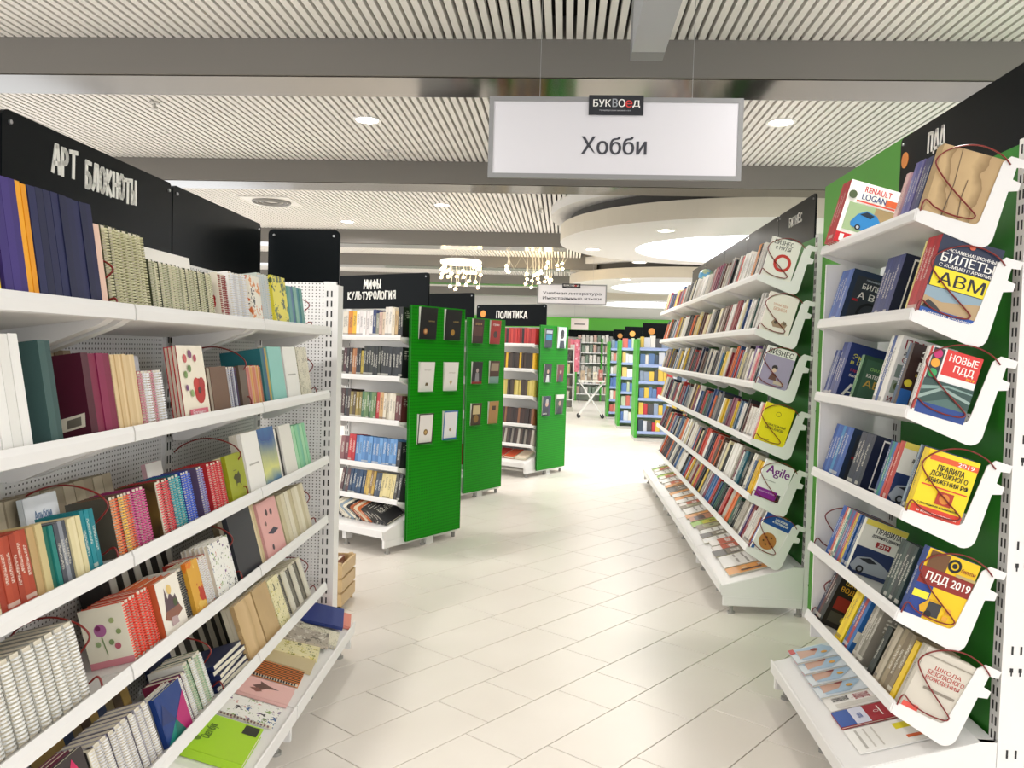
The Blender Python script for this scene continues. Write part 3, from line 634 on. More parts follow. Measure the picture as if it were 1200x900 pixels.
# the same grid of lamps goes on outside the frame and farther back
for x, y in [(-4.7, 6.34), (4.6, 6.34), (-1.57, 3.3), (1.54, 3.3), (-4.7, 3.3), (4.6, 3.3), (-1.57, .3), (1.54, .3), (-4.7, .3), (4.6, .3), (-1.57, -2.4), (1.54, -2.4), (-4.7, 10.07), (-6.2, 11.5)]:
    downlight(x, y, zl, 'round ceiling downlight of the grid outside the picture')
for x, y in [(-1.55, 14.2), (-1.55, 17.6), (-3.8, 17.6), (-1.2, 21.5), (-4.6, 14.2), (-3.8, 21.5), (-1.2, 25.2)]:
    downlight(x, y, zl, 'small distant ceiling downlight among the far slats', LAMP_W*1.5)
for x, y, lb in [(1.05, 9.1, 'oval-looking downlight in front of the glowing ceiling panel'), (.32, 10.87, 'downlight left of the glowing ceiling panel'), (1.05, 12.3, 'downlight behind the glowing ceiling panel'), (2.2, 12.42, 'downlight behind the glowing panel, above the business shelves'),
              (1.06, 15.2, 'downlight in front of the middle round soffit'), (.6, 16.8, 'downlight at the left edge of the middle round soffit')]:
    downlight(x, y, 2.894, lb, LAMP_W*.6)
# square ceiling diffuser, sprinkler heads
t = thing('ceiling_diffuser', 'square white ceiling air diffuser with a round grille', 'air vent', T(-3.63, 9.98, ZC))
MB().box(-.3, -.3, -.012, .3, .3, 0).obj('plate', M_TRIM, t)
mb = MB()
for rr in (.22, .17, .11): mb.tube([(rr*math.cos(2*PI*i/24), rr*math.sin(2*PI*i/24), -.02) for i in range(24)], .014, 6, closed=True)
mb.obj('round_grille', mat('8A8884', .5), t)
for x, y, lb in [(-3.05, 5.95, 'small sprinkler head above the art notebook board'), (-1.62, 7.35, 'small sprinkler head beside the left bright downlight'), (-.35, 10.2, 'small sprinkler head under slats near the round soffit')]:
    mb = MB(); mb.cyl((0, 0), .035, -.012, 0, 12); mb.cyl((0, 0), .01, -.05, -.012, 8); mb.cyl((0, 0), .025, -.055, -.05, 10)
    tag(mb.obj('sprinkler_head', mat('C9C6C0', .4), None, T(x, y, ZC)), lb, 'sprinkler', 'ceiling sprinklers')
# long grey profile under the slats
t = thing('ceiling_profile', 'pale grey box profile running below the near ceiling slats', 'ceiling profile', T(.355, 0, 3.0))
MB().box(-.078, -.6, 0, .078, 4.05, .28).obj('profile', mat('A9ABAD', .5), t)
MB().box(-.079, 4.05, -.001, .079, 4.17, .28).obj('end_cap', mat('7E7F80', .5), t)

# ------------------------------------------------------------------ hanging signs
def hanging_sign(label, x0, x1, z0, z1, y, design, logo):
    t = thing('hanging_sign', label, 'sign', T(x0, y, z0)); w, h = x1-x0, z1-z0
    f = .022
    mb = MB(); mb.box(0, 0, 0, w, .02, f); mb.box(0, 0, h-f, w, .02, h); mb.box(0, 0, f, f, .02, h-f); mb.box(w-f, 0, f, w, .02, h-f)
    mb.obj('frame', mat('8C8C8C', .4), t)
    MB().box(f, .004, f, w-f, .016, h-f).obj('board', mat('DAD8DC', .35), t)
    P = Print((0, .003, 0), (1, 0, 0), (0, 0, 1), (0, -1, 0), w, h); P.run(SIGNS[design]); P.objs(t, 'board_print', 'lettering')
    lx0, lx1, lz0, lz1 = logo
    lp = MB().box(lx0*w, -.004, lz0*h, lx1*w, .003, lz1*h).obj('logo_plate', mat('1E2026', .4), t)
    P = Print((lx0*w, -.0045, lz0*h), (1, 0, 0), (0, 0, 1), (0, -1, 0), (lx1-lx0)*w, (lz1-lz0)*h); P.run(SIGNS['logo']); P.objs(lp, 'plate_print', 'logo_lettering')
    for fx in (.2, .8):
        mb = MB(); mb.tube([(fx*w, .01, h), (fx*w, .01, ZC+.02-z0)], .0015, 5); mb.obj('wire', mat('B0B0B0', .3, .8), t)
    return t
hanging_sign('large white hanging sign reading Хобби in a grey frame', -.397, .804, 2.387, 2.772, 4.0, 'hobby', (.395, .61, .78, 1.02))
hanging_sign('small distant hanging sign about study literature and foreign languages', -.51, .69, 2.373, 2.727, 14.4, 'study', (.36, .62, .8, 1.02))
t = thing('hanging_sign', 'tiny plain pale hanging sign far behind the green panels', 'sign', T(.15, 24.0, 2.2))
MB().box(0, 0, 0, .5, .02, .32).obj('board', mat('DCCFC6', .5), t); MB().box(.1, -.003, .14, .4, 0, .18).obj('print_line', mat('7A7470', .5), t)
for fx in (.1, .4): MB().tube([(fx, .01, .32), (fx, .01, 1.1)], .002, 5).obj('wire', mat('B0B0B0', .3, .8), t)
# ------------------------------------------------------------------ shelving bays
# frame: x along the run, y out of the shelf towards the customer, z up, origin on the floor at the back of the run
def frame(ox, oy, nx, ny):
    l = math.hypot(nx, ny); nx, ny = nx/l, ny/l
    return Matrix(((ny, nx, 0, ox), (-nx, ny, 0, oy), (0, 0, 1, 0), (0, 0, 0, 1)))
YF = .335                                   # distance of a shelf's front edge from the back panel
def shelf_m(F, u, zf, tilt, yf=YF): return F @ T(u, yf, zf) @ RX(math.radians(tilt))
def shelf_depth(tilt, plate):
    a = math.radians(tilt)
    return (YF - (.25*math.sin(a) if plate else .012))/math.cos(a) - (.035 if plate else 0)
_slotmesh = {}
def slot_mesh(h, side):
    k = (round(h, 2), side)
    if k not in _slotmesh:
        mb = MB(); n = int(h/.05)
        for i in range(n):
            z = .1 + i*.05
            if z > h-.04: break
            if side == 'x':
                if i % 7 == 3:
                    for o in (-.014, .014): mb.box(-.0012, o-.003, z, .0004, o+.003, z+.028); mb.box(-.0012, o-.005, z-.06, .0004, o+.005, z-.046); mb.box(-.0012, o-.002, z-.072, .0004, o+.002, z-.06)
                continue
            for o in (-.011, .011):
                if side == 'x': mb.box(-.0012, o-.0035, z, .0004, o+.0035, z+.03)
                else: mb.box(o-.0035, -.0004, z, o+.0035, .0012, z+.03)
        _slotmesh[k] = mb.mesh('slots', M_SLOT)
    return _slotmesh[k]
def plate_outline(Dp):
    """side plate of a tilted shelf: (y, z) in shelf coordinates"""
    pts = [(.004, -.03), (.008, .008), (-.02, .01), (-Dp+.10, .008)]
    pts += [(-Dp+.075+.022*math.sin(a), .03-.022*math.cos(a)) for a in [-i*PI/10 for i in range(1, 6)]]
    pts += [(-Dp+.04, .225), (-Dp+.02, .25), (-Dp-.036, .25), (-Dp-.036, .225), (-Dp-.006, .22), (-Dp-.006, .18), (-Dp-.034, .175), (-Dp-.034, .15), (-Dp-.004, .14), (-Dp-.004, .0)]
    for i in range(6):
        a = PI + (PI/2)*i/5
        pts.append((-Dp+.036+.04*math.cos(a), -.018+.04*math.sin(a)))
    return pts
def bay(F, u0, L, shelves, label, up_h, back, plate, base=True, last=False, first_side=True, group=None, name='shelving_bay'):
    B = F @ T(u0, 0, 0)
    t = thing(name, label, 'shelving', B, group)
    MB().box(.055, -.03, .08, L, -.012, up_h-.01).obj('back_panel', back, t)
    def upright(x):
        u = MB().box(x-.03, -.088, .0, x+.03, .0, up_h).obj('upright', M_WHITE, t)
        for a_ in (link('slots', slot_mesh(up_h, 'y'), u, T(x, .0005, 0)), link('slots', slot_mesh(up_h, 'x'), u, T(x-.0305, -.045, 0))): a_['kind'] = 'stuff'
        return u
    upright(.03)
    if last: upright(L-.03)
    for zf, tilt in shelves:
        Dp = shelf_depth(tilt, plate)
        M = T(0, YF, zf) @ RX(math.radians(tilt))
        s = MB().box(.006, -Dp, -.02, L-.006, 0, 0).obj('shelf_board', M_WHITE, t, M)
        mb = MB(); mb.prism([(0, -.03), (.009, -.028), (.012, -.004), (.009, .012), (.004, .012), (.003, -.002), (0, -.002)], .004, L-.004); mb.obj('price_rail', M_WHITE, s)
        if plate:
            for x in ((.0, ) if not last else (.0, L-.004)):
                mb = MB(); mb.prism(plate_outline(Dp), x, x+.004); p_ = mb.obj('side_plate', M_WHITE, s)
            MB().box(.02, -Dp-.006, 0, L-.02, -Dp, .05).obj('back_lip', M_PERFW, s)
        else:
            for x in (.02, L-.06):
                mb = MB(); mb.prism([(-.03, -.02), (-Dp+.005, -.02), (-Dp+.005, -.085), (-Dp+.05, -.09), (-.06, -.035)], x, x+.04); mb.obj('bracket', M_WHITE, s)
            MB().box(.02, -Dp, 0, L-.02, -Dp+.006, .035).obj('back_lip', M_PERFW, s)
    if base:
        mb = MB(); mb.prism([(.0, .275), (.0, .30), (.055, .30), (.485, .172), (.492, .185), (.496, .18), (.494, .128), (.482, .128), (.48, .152), (.052, .278)], .004, L-.004)
        tr = mb.obj('base_tray', M_WHITE, t)
        for x in ([0.0] if not last else [0.0, L-.022]):
            mb = MB(); mb.prism([(.002, .05), (.002, .30), (.055, .30), (.485, .168), (.485, .115), (.475, .11), (.475, .05)], x, x+.022); mb.obj('base_side', M_WHITE, t)
            mb = MB(); mb.box(x-.004, .004, .055, x, .47, .105); mb.obj('base_rail', M_WHITE, t)
            for yy in (.02, .42):
                mb = MB(); mb.cyl((x+.02, yy), .012, .012, .055, 10); mb.cyl((x+.02, yy), .022, 0, .012, 12); mb.obj('foot', mat('9A9892', .5), t)
        for x in (L*.5,):
            mb = MB(); mb.prism([(.36, .05), (.36, .185), (.43, .165), (.43, .05)], x-.02, x+.02); mb.obj('base_bracket', M_WHITE, t)
            mb = MB(); mb.cyl((x, .4), .012, .012, .055, 10); mb.cyl((x, .4), .022, 0, .012, 12); mb.obj('foot', mat('9A9892', .5), t)
    return t
def header(F, u0, u1, z0, z1, words, label, y=-.02, dot=None, th=.02):
    """black board above a run; words: (text, right u ... seen from the front, z, width, height)"""
    t = thing('header_board', label, 'sign board', F @ T(u0, y, z0)); L, h = u1-u0, z1-z0
    r = .025; o = [(0, 0), (L, 0)] + [(L-r+r*math.cos(a), h-r+r*math.sin(a)) for a in [i*PI/8 for i in range(5)]] + [(r+r*math.cos(a), h-r+r*math.sin(a)) for a in [PI/2+i*PI/8 for i in range(5)]]
    MB().prism(o, -.006, .006, 'y').obj('board', M_BLACK, t)
    if words:
        mb = MB(); rr = random.Random(len(label))
        for s, u, z, w, hh in words: stroke_text(mb, s, u-u0, z-z0, -w, hh, hh*.17, mat('EDEBE4', .6), rr)
        mb.obj('lettering', None, t, T(0, .0062, 0))
    if dot:
        mb = MB(); mb.prism([(dot[0]-u0+dot[2]*math.cos(2*PI*i/20), dot[1]-z0+dot[2]*math.sin(2*PI*i/20)) for i in range(20)], .006, .009, 'y'); mb.obj('orange_sticker', mat('E08A3A', .5), t)
    for x in (.03, L-.03):
        mb = MB(); mb.tube([(x, .006, h-.03), (x, .012, h-.03)], .006, 8); mb.obj('screw', mat('C0C0C0', .3, .9), t)
    return t
# runs of shelving
FL = frame(-1.5, 4.02, math.cos(math.radians(1.7)), math.sin(math.radians(1.7)))      # left run, u grows towards the camera
FN = frame(1.475, 2.80, -1, 0)                                                        # right near bay, u grows away
FR = frame(1.475, 5.03, -1, 0)                                                        # right far run
SH_L = [(1.637, 8), (1.325, 9), (1.0, 12), (.70, 15), (.365, 19)]
SH_R = [(2.047, 15), (1.722, 15), (1.40, 15), (1.062, 16), (.722, 19), (.41, 23)]
for i, lb in enumerate(['white perforated shelving bay at the far end of the left notebook run', 'middle white perforated shelving bay of the left notebook run', 'nearest white perforated shelving bay of the left notebook run']):
    bay(FL, .99*i, .99, SH_L, lb, 1.87, M_PERFW, False, last=(i == 2), group='bays of the left notebook run')
bay(FN, 0, 1.0, SH_R, 'near right green-backed shelving bay holding the driving books', 2.30, M_GREEN, True, last=True)
# white sheet closing the far end of that bay belongs to the bay behind it: build it on the near bay
_nb = [o for o in COL.objects if o.get('label', '').startswith('near right green-backed')][0]
mb = MB(); mb.box(.985, .0, .3, .996, .325, 1.98); mb.obj('end_sheet', M_WHITE, _nb)
MB().box(.002, -.108, .0, 1.0, -.0885, 2.3).obj('rear_panel', mat('3C9A2C', .5), _nb)
for i in range(5):
    bay(FR, 1.0*i, 1.0, SH_R, '%s green-backed bay from the near end of the right business run' % ordn(i), 2.30, M_GREEN, True, last=(i == 4), group='bays of the right business run')
# green boards between the two right runs
t = thing('green_partition', 'plain green partition panel between driving books and business run', 'partition', FN @ T(1.0, 0, 0))
MB().box(.004, -.045, .06, 1.22, -.025, 2.57).obj('panel', mat('4F9E2E', .5, name='green_partition_paint'), t)
MB().box(.004, -.05, 0, 1.22, -.02, .06).obj('plinth', M_WHITE, t)
# header boards
header(FL, .0, .975, 1.86, 2.145, [], 'plain black header board at the far end of the left notebook run')
header(FL, .985, 1.965, 1.86, 2.145, [('АРТ', 1.745, 2.03, .13, .075), ('БЛОКНОТЫ', 1.575, 2.02, .32, .075)], 'black header board lettered АРТ БЛОКНОТЫ above the left notebooks')
header(FL, 1.975, 2.97, 1.86, 2.155, [], 'plain black header board at the left edge of the picture')
header(FN, .0, 1.09, 2.22, 2.56, [('ПДД', .80, 2.43, .165, .075)], 'black header board lettered ПДД above the near right bay', dot=(1.035, 2.455, .035))
for i in range(5):
    w = [('БИЗНЕС', .72, 2.44, .32, .055)] if i == 0 else []
    header(FR, i*1.0+(.14 if i == 0 else .005), i*1.0+.995, 2.24, 2.565, w, ('black header board with faint white lettering above the business books' if i == 0 else 'plain black header board over the %s business bay' % ordn(i)))
# the bay that closes the left run, turned across it
FT = frame(-1.13, 4.085, 0, -1)
t = thing('return_panel', 'white perforated end panel with slotted upright closing the left run', 'shelving', FT)
MB().box(.03, -.02, .06, .4, -.005, 1.87).obj('perforated_panel', M_PERFW, t)
u = MB().box(.02, -.06, .0, .082, .0, 1.875).obj('upright', M_WHITE, t); link('slots', slot_mesh(1.87, 'y'), u, T(.052, .0005, 0))['kind'] = 'stuff'
MB().box(.008, -.09, .0, .02, .0, 1.86).obj('side_sheet', M_WHITE, t)
header(FT, .012, .378, 1.855, 2.135, [], 'short plain black header board across the far corner of the left run', y=-.03)

# ------------------------------------------------------------------ books
def unit_book():
    c = MB(); c.box(0, -1, 0, .06, 0, 1); c.box(.94, -1, 0, 1, 0, 1); c.box(.06, -.035, 0, .94, 0, 1)
    p = MB(); p.box(.06, -.975, .012, .94, -.03, .982)
    return c, p
_c, _p = unit_book()
ME_COVER = _c.mesh('book_cover', M_BOOK); ME_CLOTH = _c.mesh('cloth_cover', M_PLAIN); ME_PAGES = _p.mesh('pages', M_PAGES)
_one = MB(); _one.add(_c.v, _c.f, M_BOOK); _one.add(_p.v, _p.f, M_PAGES); ME_ONE = _one.mesh('book', None)
_cc = MB(); _cc.box(0, -1, 0, .09, -.07, 1); _cc.box(.91, -1, 0, 1, -.07, 1)
ME_CCOVER = _cc.mesh('coil_cover', M_PLAIN)
_pc = MB(); _pc.box(.09, -.98, .01, .91, -.08, .99); ME_CPAGES = _pc.mesh('coil_pages', M_PAGES)
def coil_mesh(n):
    mb = MB()
    for i in range(n):
        z = .04 + .92*(i+.5)/n
        pts = [(.5+.4*math.cos(a), -.062+.062*math.sin(a), z) for a in [2*PI*j/10 for j in range(10)]]
        # flat ring: a band round the spine
        vs = []; fs = []; hz = .27*.92/n
        for (x, y, zz) in pts: vs += [(x, y, zz-hz), (x, y, zz+hz)]
        for j in range(10): k = (j+1) % 10; fs.append((2*j, 2*k, 2*k+1, 2*j+1))
        mb.add(vs, fs)
    return mb.mesh('coil', M_COIL)
ME_COIL = {n: coil_mesh(n) for n in (14, 20, 26)}
def colr(h): return lin(h)
NB = [0]
def book(M, t, d, h, col, label, group=None, cat='book', name='book', parts=True, cloth=False):
    """M: world matrix, x thickness, y out (spine at y=0), z up"""
    NB[0] += 1
    MM = M @ S3(t, d, h)
    if parts:
        o = link(name, ME_CLOTH if cloth else ME_COVER, None, MM); o.color = colr(col)
        link('pages', ME_PAGES, o)
    else:
        o = link(name, ME_ONE, None, MM); o.color = colr(col)
    return tag(o, label, cat, group)
def coilbook(M, t, d, h, col, coil, label, group=None, face=False):
    NB[0] += 1
    o = link('spiral_notebook', ME_CCOVER, None, M @ S3(t, d, h)); o.color = colr(col)
    link('pages', ME_CPAGES, o)
    c = link('spiral_binding', ME_COIL[14 if h < .13 else (20 if h < .19 else 26)], o); c.color = colr(coil)
    return tag(o, label, 'notebook', group)
def design_book(M, t, d, h, spine, design, label, group=None, side='near0', cat='book', name='book', coil=None, pat=None):
    """a book whose cover print is seen; side near0: print on the x=0 board (spine left), near1: on the x=t board (spine right)"""
    NB[0] += 1
    r = thing(name, label, cat, M, group)
    b = .0015 + .03*t
    c = MB(); y0 = -.008 if coil else 0
    c.box(0, -d, 0, b, y0, h); c.box(t-b, -d, 0, t, y0, h)
    if not coil: c.box(b, -.004, 0, t-b, 0, h)
    c.obj('cover', pat or mat(spine, .4), r)
    MB().box(b, -d+.004, .003, t-b, -.004, h-.003).obj('pages', mat('E6DEC9', .8), r)
    if coil:
        cc = link('spiral_binding', ME_COIL[14 if h < .13 else (20 if h < .19 else 26)], r, S3(t, d, h)); cc.color = colr(coil)
    if design:
        if side == 'near0': P = Print((-.0002, 0, 0), (0, -1, 0), (0, 0, 1), (-1, 0, 0), d, h)
        else: P = Print((t+.0002, -d, 0), (0, 1, 0), (0, 0, 1), (1, 0, 0), d, h)
        P.run(D[design]); P.objs(r)
    return r
def face_book(M, w, t, h, spine, design, label, group=None, coil=None, pat=None, cat='notebook', name='notebook'):
    """cover faces out of the shelf (+y); left edge of the cover is at x = w"""
    NB[0] += 1
    r = thing(name, label, cat, M, group)
    b = .0018
    mb = MB(); mb.box(0, -b, 0, w, 0, h); mb.box(0, -t, 0, w, -t+b, h)
    if not coil: mb.box(w-.002, -t+b, 0, w, -b, h)
    mb.obj('cover', pat or mat(spine, .4), r)
    MB().box(.003, -t+b, .003, w-.003, -b, h-.003).obj('pages', mat('E6DEC9', .8), r)
    if coil:
        n = 14 if h < .13 else (20 if h < .19 else 26)
        cc = link('spiral_binding', ME_COIL[n], r, T(w-.003, -t, 0) @ RZ(-PI/2) @ T(-t, 0, 0) @ S3(t, .1, h)); cc.color = colr(coil)
    if design:
        P = Print((w, .0003, 0), (-1, 0, 0), (0, 0, 1), (0, 1, 0), w, h); P.run(D[design]); P.objs(r)
    return r
def flat_book(M, w, dp, t, spine, design, label, group=None, coil=None, pat=None, cat='booklet', name='booklet'):
    """lies on its back; M at its centre on the tray, x along the run, y out; top of the cover points to the back"""
    NB[0] += 1
    r = thing(name, label, cat, M, group); b = .0018
    mb = MB(); mb.box(-w/2, -dp/2, t-b, w/2, dp/2, t); mb.box(-w/2, -dp/2, 0, w/2, dp/2, b)
    if not coil: mb.box(w/2-.002, -dp/2, b, w/2, dp/2, t-b)
    mb.obj('cover', pat or mat(spine, .4), r)
    MB().box(-w/2+.003, -dp/2+.003, b, w/2-.003, dp/2-.003, t-b).obj('pages', mat('E6DEC9', .8), r)
    if coil:
        cc = link('spiral_binding', ME_COIL[20], r, T(w/2, -dp/2, 0) @ Matrix(((0,1,0,0),(0,0,1,0),(1,0,0,0),(0,0,0,1))) @ S3(t, .1, dp)); cc.color = colr(coil)
    if design:
        P = Print((w/2, dp/2, t+.0003), (-1, 0, 0), (0, -1, 0), (0, 0, 1), w, dp); P.run(D[design]); P.objs(r)
    return r

# red wire book stops: outline in the plane of the end cover (s from the spine to the back, z up; shelf coordinates)
def wire_stop(M, label, wd=.17, h=.235, mirror=False):
    ctrl = [(1.18, .93), (1.0, 1.02), (.7, 1.07), (.4, 1.03), (.12, .9), (-.02, .74), (.04, .62), (.35, .42), (.82, .18), (.88, .12), (.8, .075), (.5, .06), (.2, .1), (.03, .17), (-.02, .12), (-.02, .0)]
    P = [Vector((0, -c[0]*wd, c[1]*h)) for c in ctrl]
    out = []
    for i in range(len(P)-1):
        p0, p1, p2, p3 = P[max(i-1, 0)], P[i], P[i+1], P[min(i+2, len(P)-1)]
        for k in range(4):
            t = k/4
            out.append(.5*((2*p1)+(-p0+p2)*t+(2*p0-5*p1+4*p2-p3)*t*t+(-p0+3*p1-3*p2+p3)*t**3))
    out.append(P[-1])
    o = MB().tube(out, .0026, 6).obj('wire_book_stop', M_RED, None, M, smooth=True)
    return tag(o, label, 'book stop', 'red wire book stops')
# ------------------------------------------------------------------ right near bay: driving books. u grows away from the camera, near cover = x0 board
SHN = ['top', 'second', 'third', 'fourth', 'fifth', 'lowest']
def rblock(F, shelf, u, n, t, h, d, cols, desc, design=None, dlabel=None, y=-.012, lean=0, where='near right bay', lst=SH_R, z=0.0, cat='book', gap=.0006):
    zf, tilt = lst[shelf]
    S = shelf_m(F, 0, zf, tilt)
    for i in range(n):
        M = S @ T(u+i*(t+gap), y, .0005+z) @ RY(math.radians(lean))
        c = cols[i % len(cols)]
        if i == 0 and design:
            design_book(M, t, d, h, c, design, dlabel, cat=cat, name='driving_manual')
        else:
            book(M, t, d, h, c, '%s, %s of its row from the near end, %s driving shelf' % (desc, ordn(i), SHN[shelf]), '%s, %s driving shelf' % (desc, SHN[shelf]), cat=cat, parts=True, name='driving_manual')
rb = rblock
nb = 'driving manual'
# top shelf
design_book(shelf_m(FN, 0, *SH_R[0]) @ T(.006, -.012, .0005), .05, .20, .235, 'A88A5C', 'kraft', 'thick book with wood-textured kraft cover at the near end, top right shelf', pat=PAT['kraftwood'], name='driving_manual')
rb(FN, 0, .065, 3, .02, .21, .165, ['3A4468','4A4A72','4C4670'], 'dark blue driving booklet')
rb(FN, 0, .135, 3, .024, .215, .17, ['6E68A0','5A5C9E','7A74AC'], 'violet driving booklet')
rb(FN, 0, .235, 3, .012, .19, .15, ['E2B9B4','E8C6C0'], 'pale pink booklet')
rb(FN, 0, .77, 4, .028, .265, .215, ['B4222A','C02830'], 'red car repair manual', 'renault', 'car repair manual with blue car cover reading RENAULT LOGAN, top right shelf', y=.035)
# second
rb(FN, 1, .006, 4, .026, .27, .205, ['B3202C','A81E2A','BC2630','B3202C'], 'red spined exam book', 'avm', 'navy exam book reading БИЛЕТЫ АВМ with yellow band, second right shelf')
rb(FN, 1, .115, 1, .012, .26, .2, ['E6DC8E'], 'pale yellow thin manual')
rb(FN, 1, .27, 6, .027, .235, .17, ['1B2A66','203070','1B2A66'], 'navy exam booklet', 'navy_a', 'navy booklet with white frame and yellow letter, second right shelf')
rb(FN, 1, .80, 5, .03, .235, .175, ['3A5AA0','4A6AB0','35529A'], 'blue plastic-wrapped booklet', 'bilety', 'dark booklet reading БИЛЕТЫ АВМ in white, far end of second right shelf')
# third
rb(FN, 2, .006, 3, .016, .225, .165, ['D8332B','E8E6E2','C9C5BE'], 'thin rules booklet', 'novye', 'booklet reading НОВЫЕ ПДД with traffic light, third right shelf')
rb(FN, 2, .16, 2, .022, .235, .17, ['35201C','2A4A6A'], 'brown exam booklet', 'ekz_brown', 'dark brown booklet with white lettering leaning before the ПРАВИЛА book')
rb(FN, 2, .28, 4, .026, .265, .2, ['E9E7E0','E2E0D8','2C4C8C','DEDCD4'], 'white rules book', 'pravila', 'white book with dark red title ПРАВИЛА, third right shelf')
rb(FN, 2, .60, 2, .016, .19, .14, ['3E7A4A','2F6A3E'], 'green category booklet', 'abc_green', 'green booklet lettered АВС in gold, third right shelf')
rb(FN, 2, .80, 4, .024, .245, .18, ['22367A','2A3E80','1E3070'], 'blue exam book', 'gibdd', 'blue exam book with yellow title and white АВ, third right shelf')
rb(FN, 2, .905, 3, .022, .21, .16, ['2A3E80','8A8EA8'], 'thin navy booklet')
# fourth
rb(FN, 3, .006, 2, .02, .225, .17, ['F0D01A','E8C81A'], 'yellow rules book', 'pdd_rf', 'yellow book reading ПРАВИЛА ДОРОЖНОГО ДВИЖЕНИЯ РФ 2019, fourth right shelf')
rb(FN, 3, .052, 2, .014, .23, .17, ['2C3A5A','8A9AA8'], 'slim grey booklet')
rb(FN, 3, .20, 2, .02, .225, .165, ['B8342E','C0443A'], 'red edged rules book', 'car_blue', 'white and navy rules book with car, fourth right shelf')
rb(FN, 3, .245, 4, .019, .215, .16, ['C03A34','2A6AA8','2E8A7A','1E3A7A'], 'coloured spine manual')
rb(FN, 3, .47, 5, .03, .22, .165, ['1A2038','20283E','1C2440'], 'dark navy exam book', 'navy_a', 'dark navy booklet with rounded white frame, fourth right shelf')
rb(FN, 3, .72, 7, .031, .225, .165, ['2A52A0','3462AE','244A94','3A86B8'], 'bright blue exam book', 'bilety', 'blue and dark booklet at the far end of fourth right shelf')
# fifth
rb(FN, 4, .006, 2, .02, .24, .175, ['23408C','1E3A80'], 'blue spined rules book', 'pdd2019', 'yellow book with brown band reading ПДД 2019, fifth right shelf')
rb(FN, 4, .075, 6, .023, .22, .17, ['2A3A3A','24302E','3A3A3C','44504A'], 'dark wrapped booklet')
rb(FN, 4, .56, 2, .024, .225, .17, ['E0DED2','2A4A7A'], 'white rules book', 'car_blue', 'rules book with car and red 2019 tag, fifth right shelf')
rb(FN, 4, .625, 10, .021, .225, .165, ['2A5AA0','D8B83A','B8444A','3A6AA8','7A4A7A','2A8A8A','E0D8C0','C8543A','244A9A','2C58A8'], 'striped colourful manual')
# lowest
rb(FN, 5, .006, 2, .02, .225, .17, ['CFC8BA','B8B0A0'], 'grey driving school book', 'grey_red', 'pale grey book with red title at the near end, lowest right shelf')
rb(FN, 5, .06, 1, .03, .215, .08, ['E7C22A'], 'ticket', 'ticket', 'narrow yellow and red booklet, lowest right shelf')
rb(FN, 5, .095, 3, .03, .225, .16, ['8A7A60','7A6A52','948468'], 'brown spined book')
rb(FN, 5, .20, 2, .024, .215, .15, ['B9AE98','A89C86'], 'beige booklet', 'beige_wheel', 'beige booklet with wheel and green square, lowest right shelf')
rb(FN, 5, .265, 2, .02, .19, .15, ['242824','1C201E'], 'black green booklet', 'green_black', 'black booklet with green picture, lowest right shelf')
rb(FN, 5, .38, 4, .022, .225, .165, ['8A8478','7A7468','B8B2A6'], 'grey wrapped booklet')
rb(FN, 5, .51, 3, .024, .225, .17, ['2A66A8','A8343A','2A5A9A'], 'blue red exam book', 'blue_red', 'blue and red exam booklet, lowest right shelf')
rb(FN, 5, .60, 3, .024, .225, .165, ['EFD01E','E8C41A'], 'yellow exam book', 'yellow_plain', 'plain yellow booklet with red block, lowest right shelf')
rb(FN, 5, .86, 4, .024, .235, .175, ['1C1B1C','2A2422','5A2420','1E2A4A'], 'black driver handbook', 'vod_black', 'black handbook lettered ВОДИТЕЛЯ in gold, far end of lowest right shelf')
for i in range(6):
    zf, ti = SH_R[i]
    wire_stop(shelf_m(FN, 0, zf, ti) @ T(-.004, -.004, .004), 'red wire loop holding the nearest book, %s shelf of driving books' % SHN[i], .19, .235)
for i in (4, 5):
    zf, ti = SH_R[i]
    wire_stop(shelf_m(FN, 0, zf, ti) @ T(.955, -.0, .004), 'red wire loop at the far end, %s shelf of driving books' % SHN[i], .17, .2)
# tray of the near bay
def tray_m(F, u, y, dz=0):
    a = math.atan2(.30-.172, .43)
    return F @ T(u, y, .172 + (.485-y)*math.tan(a) + dz) @ RX(-a)
# RX(-a): the tray falls towards the customer
for i, u in enumerate((.93, .82, .71, .60)):
    flat_book(tray_m(FN, u, .27, .004+.005*(3-i)) @ RY(math.radians(3)), .17, .30, .008, 'C8CED2', 'mag', '%s blue and white magazine from the far end of the near right tray' % ordn(i), 'magazines on the near right tray', cat='magazine', name='magazine')
flat_book(tray_m(FN, .46, .27, .003), .11, .29, .006, 'E8E4DC', 'sheet_text', 'white booklet with grey and red lettering on the near right tray')
flat_book(tray_m(FN, .33, .27, .003), .125, .30, .008, 'A31E2C', 'osago', 'red and blue booklet reading ОСАГО on the near right tray')
flat_book(tray_m(FN, .165, .27, .003), .17, .30, .004, 'EDEAE4', 'sheet', 'white sheet with yellow and orange marks on the near right tray')

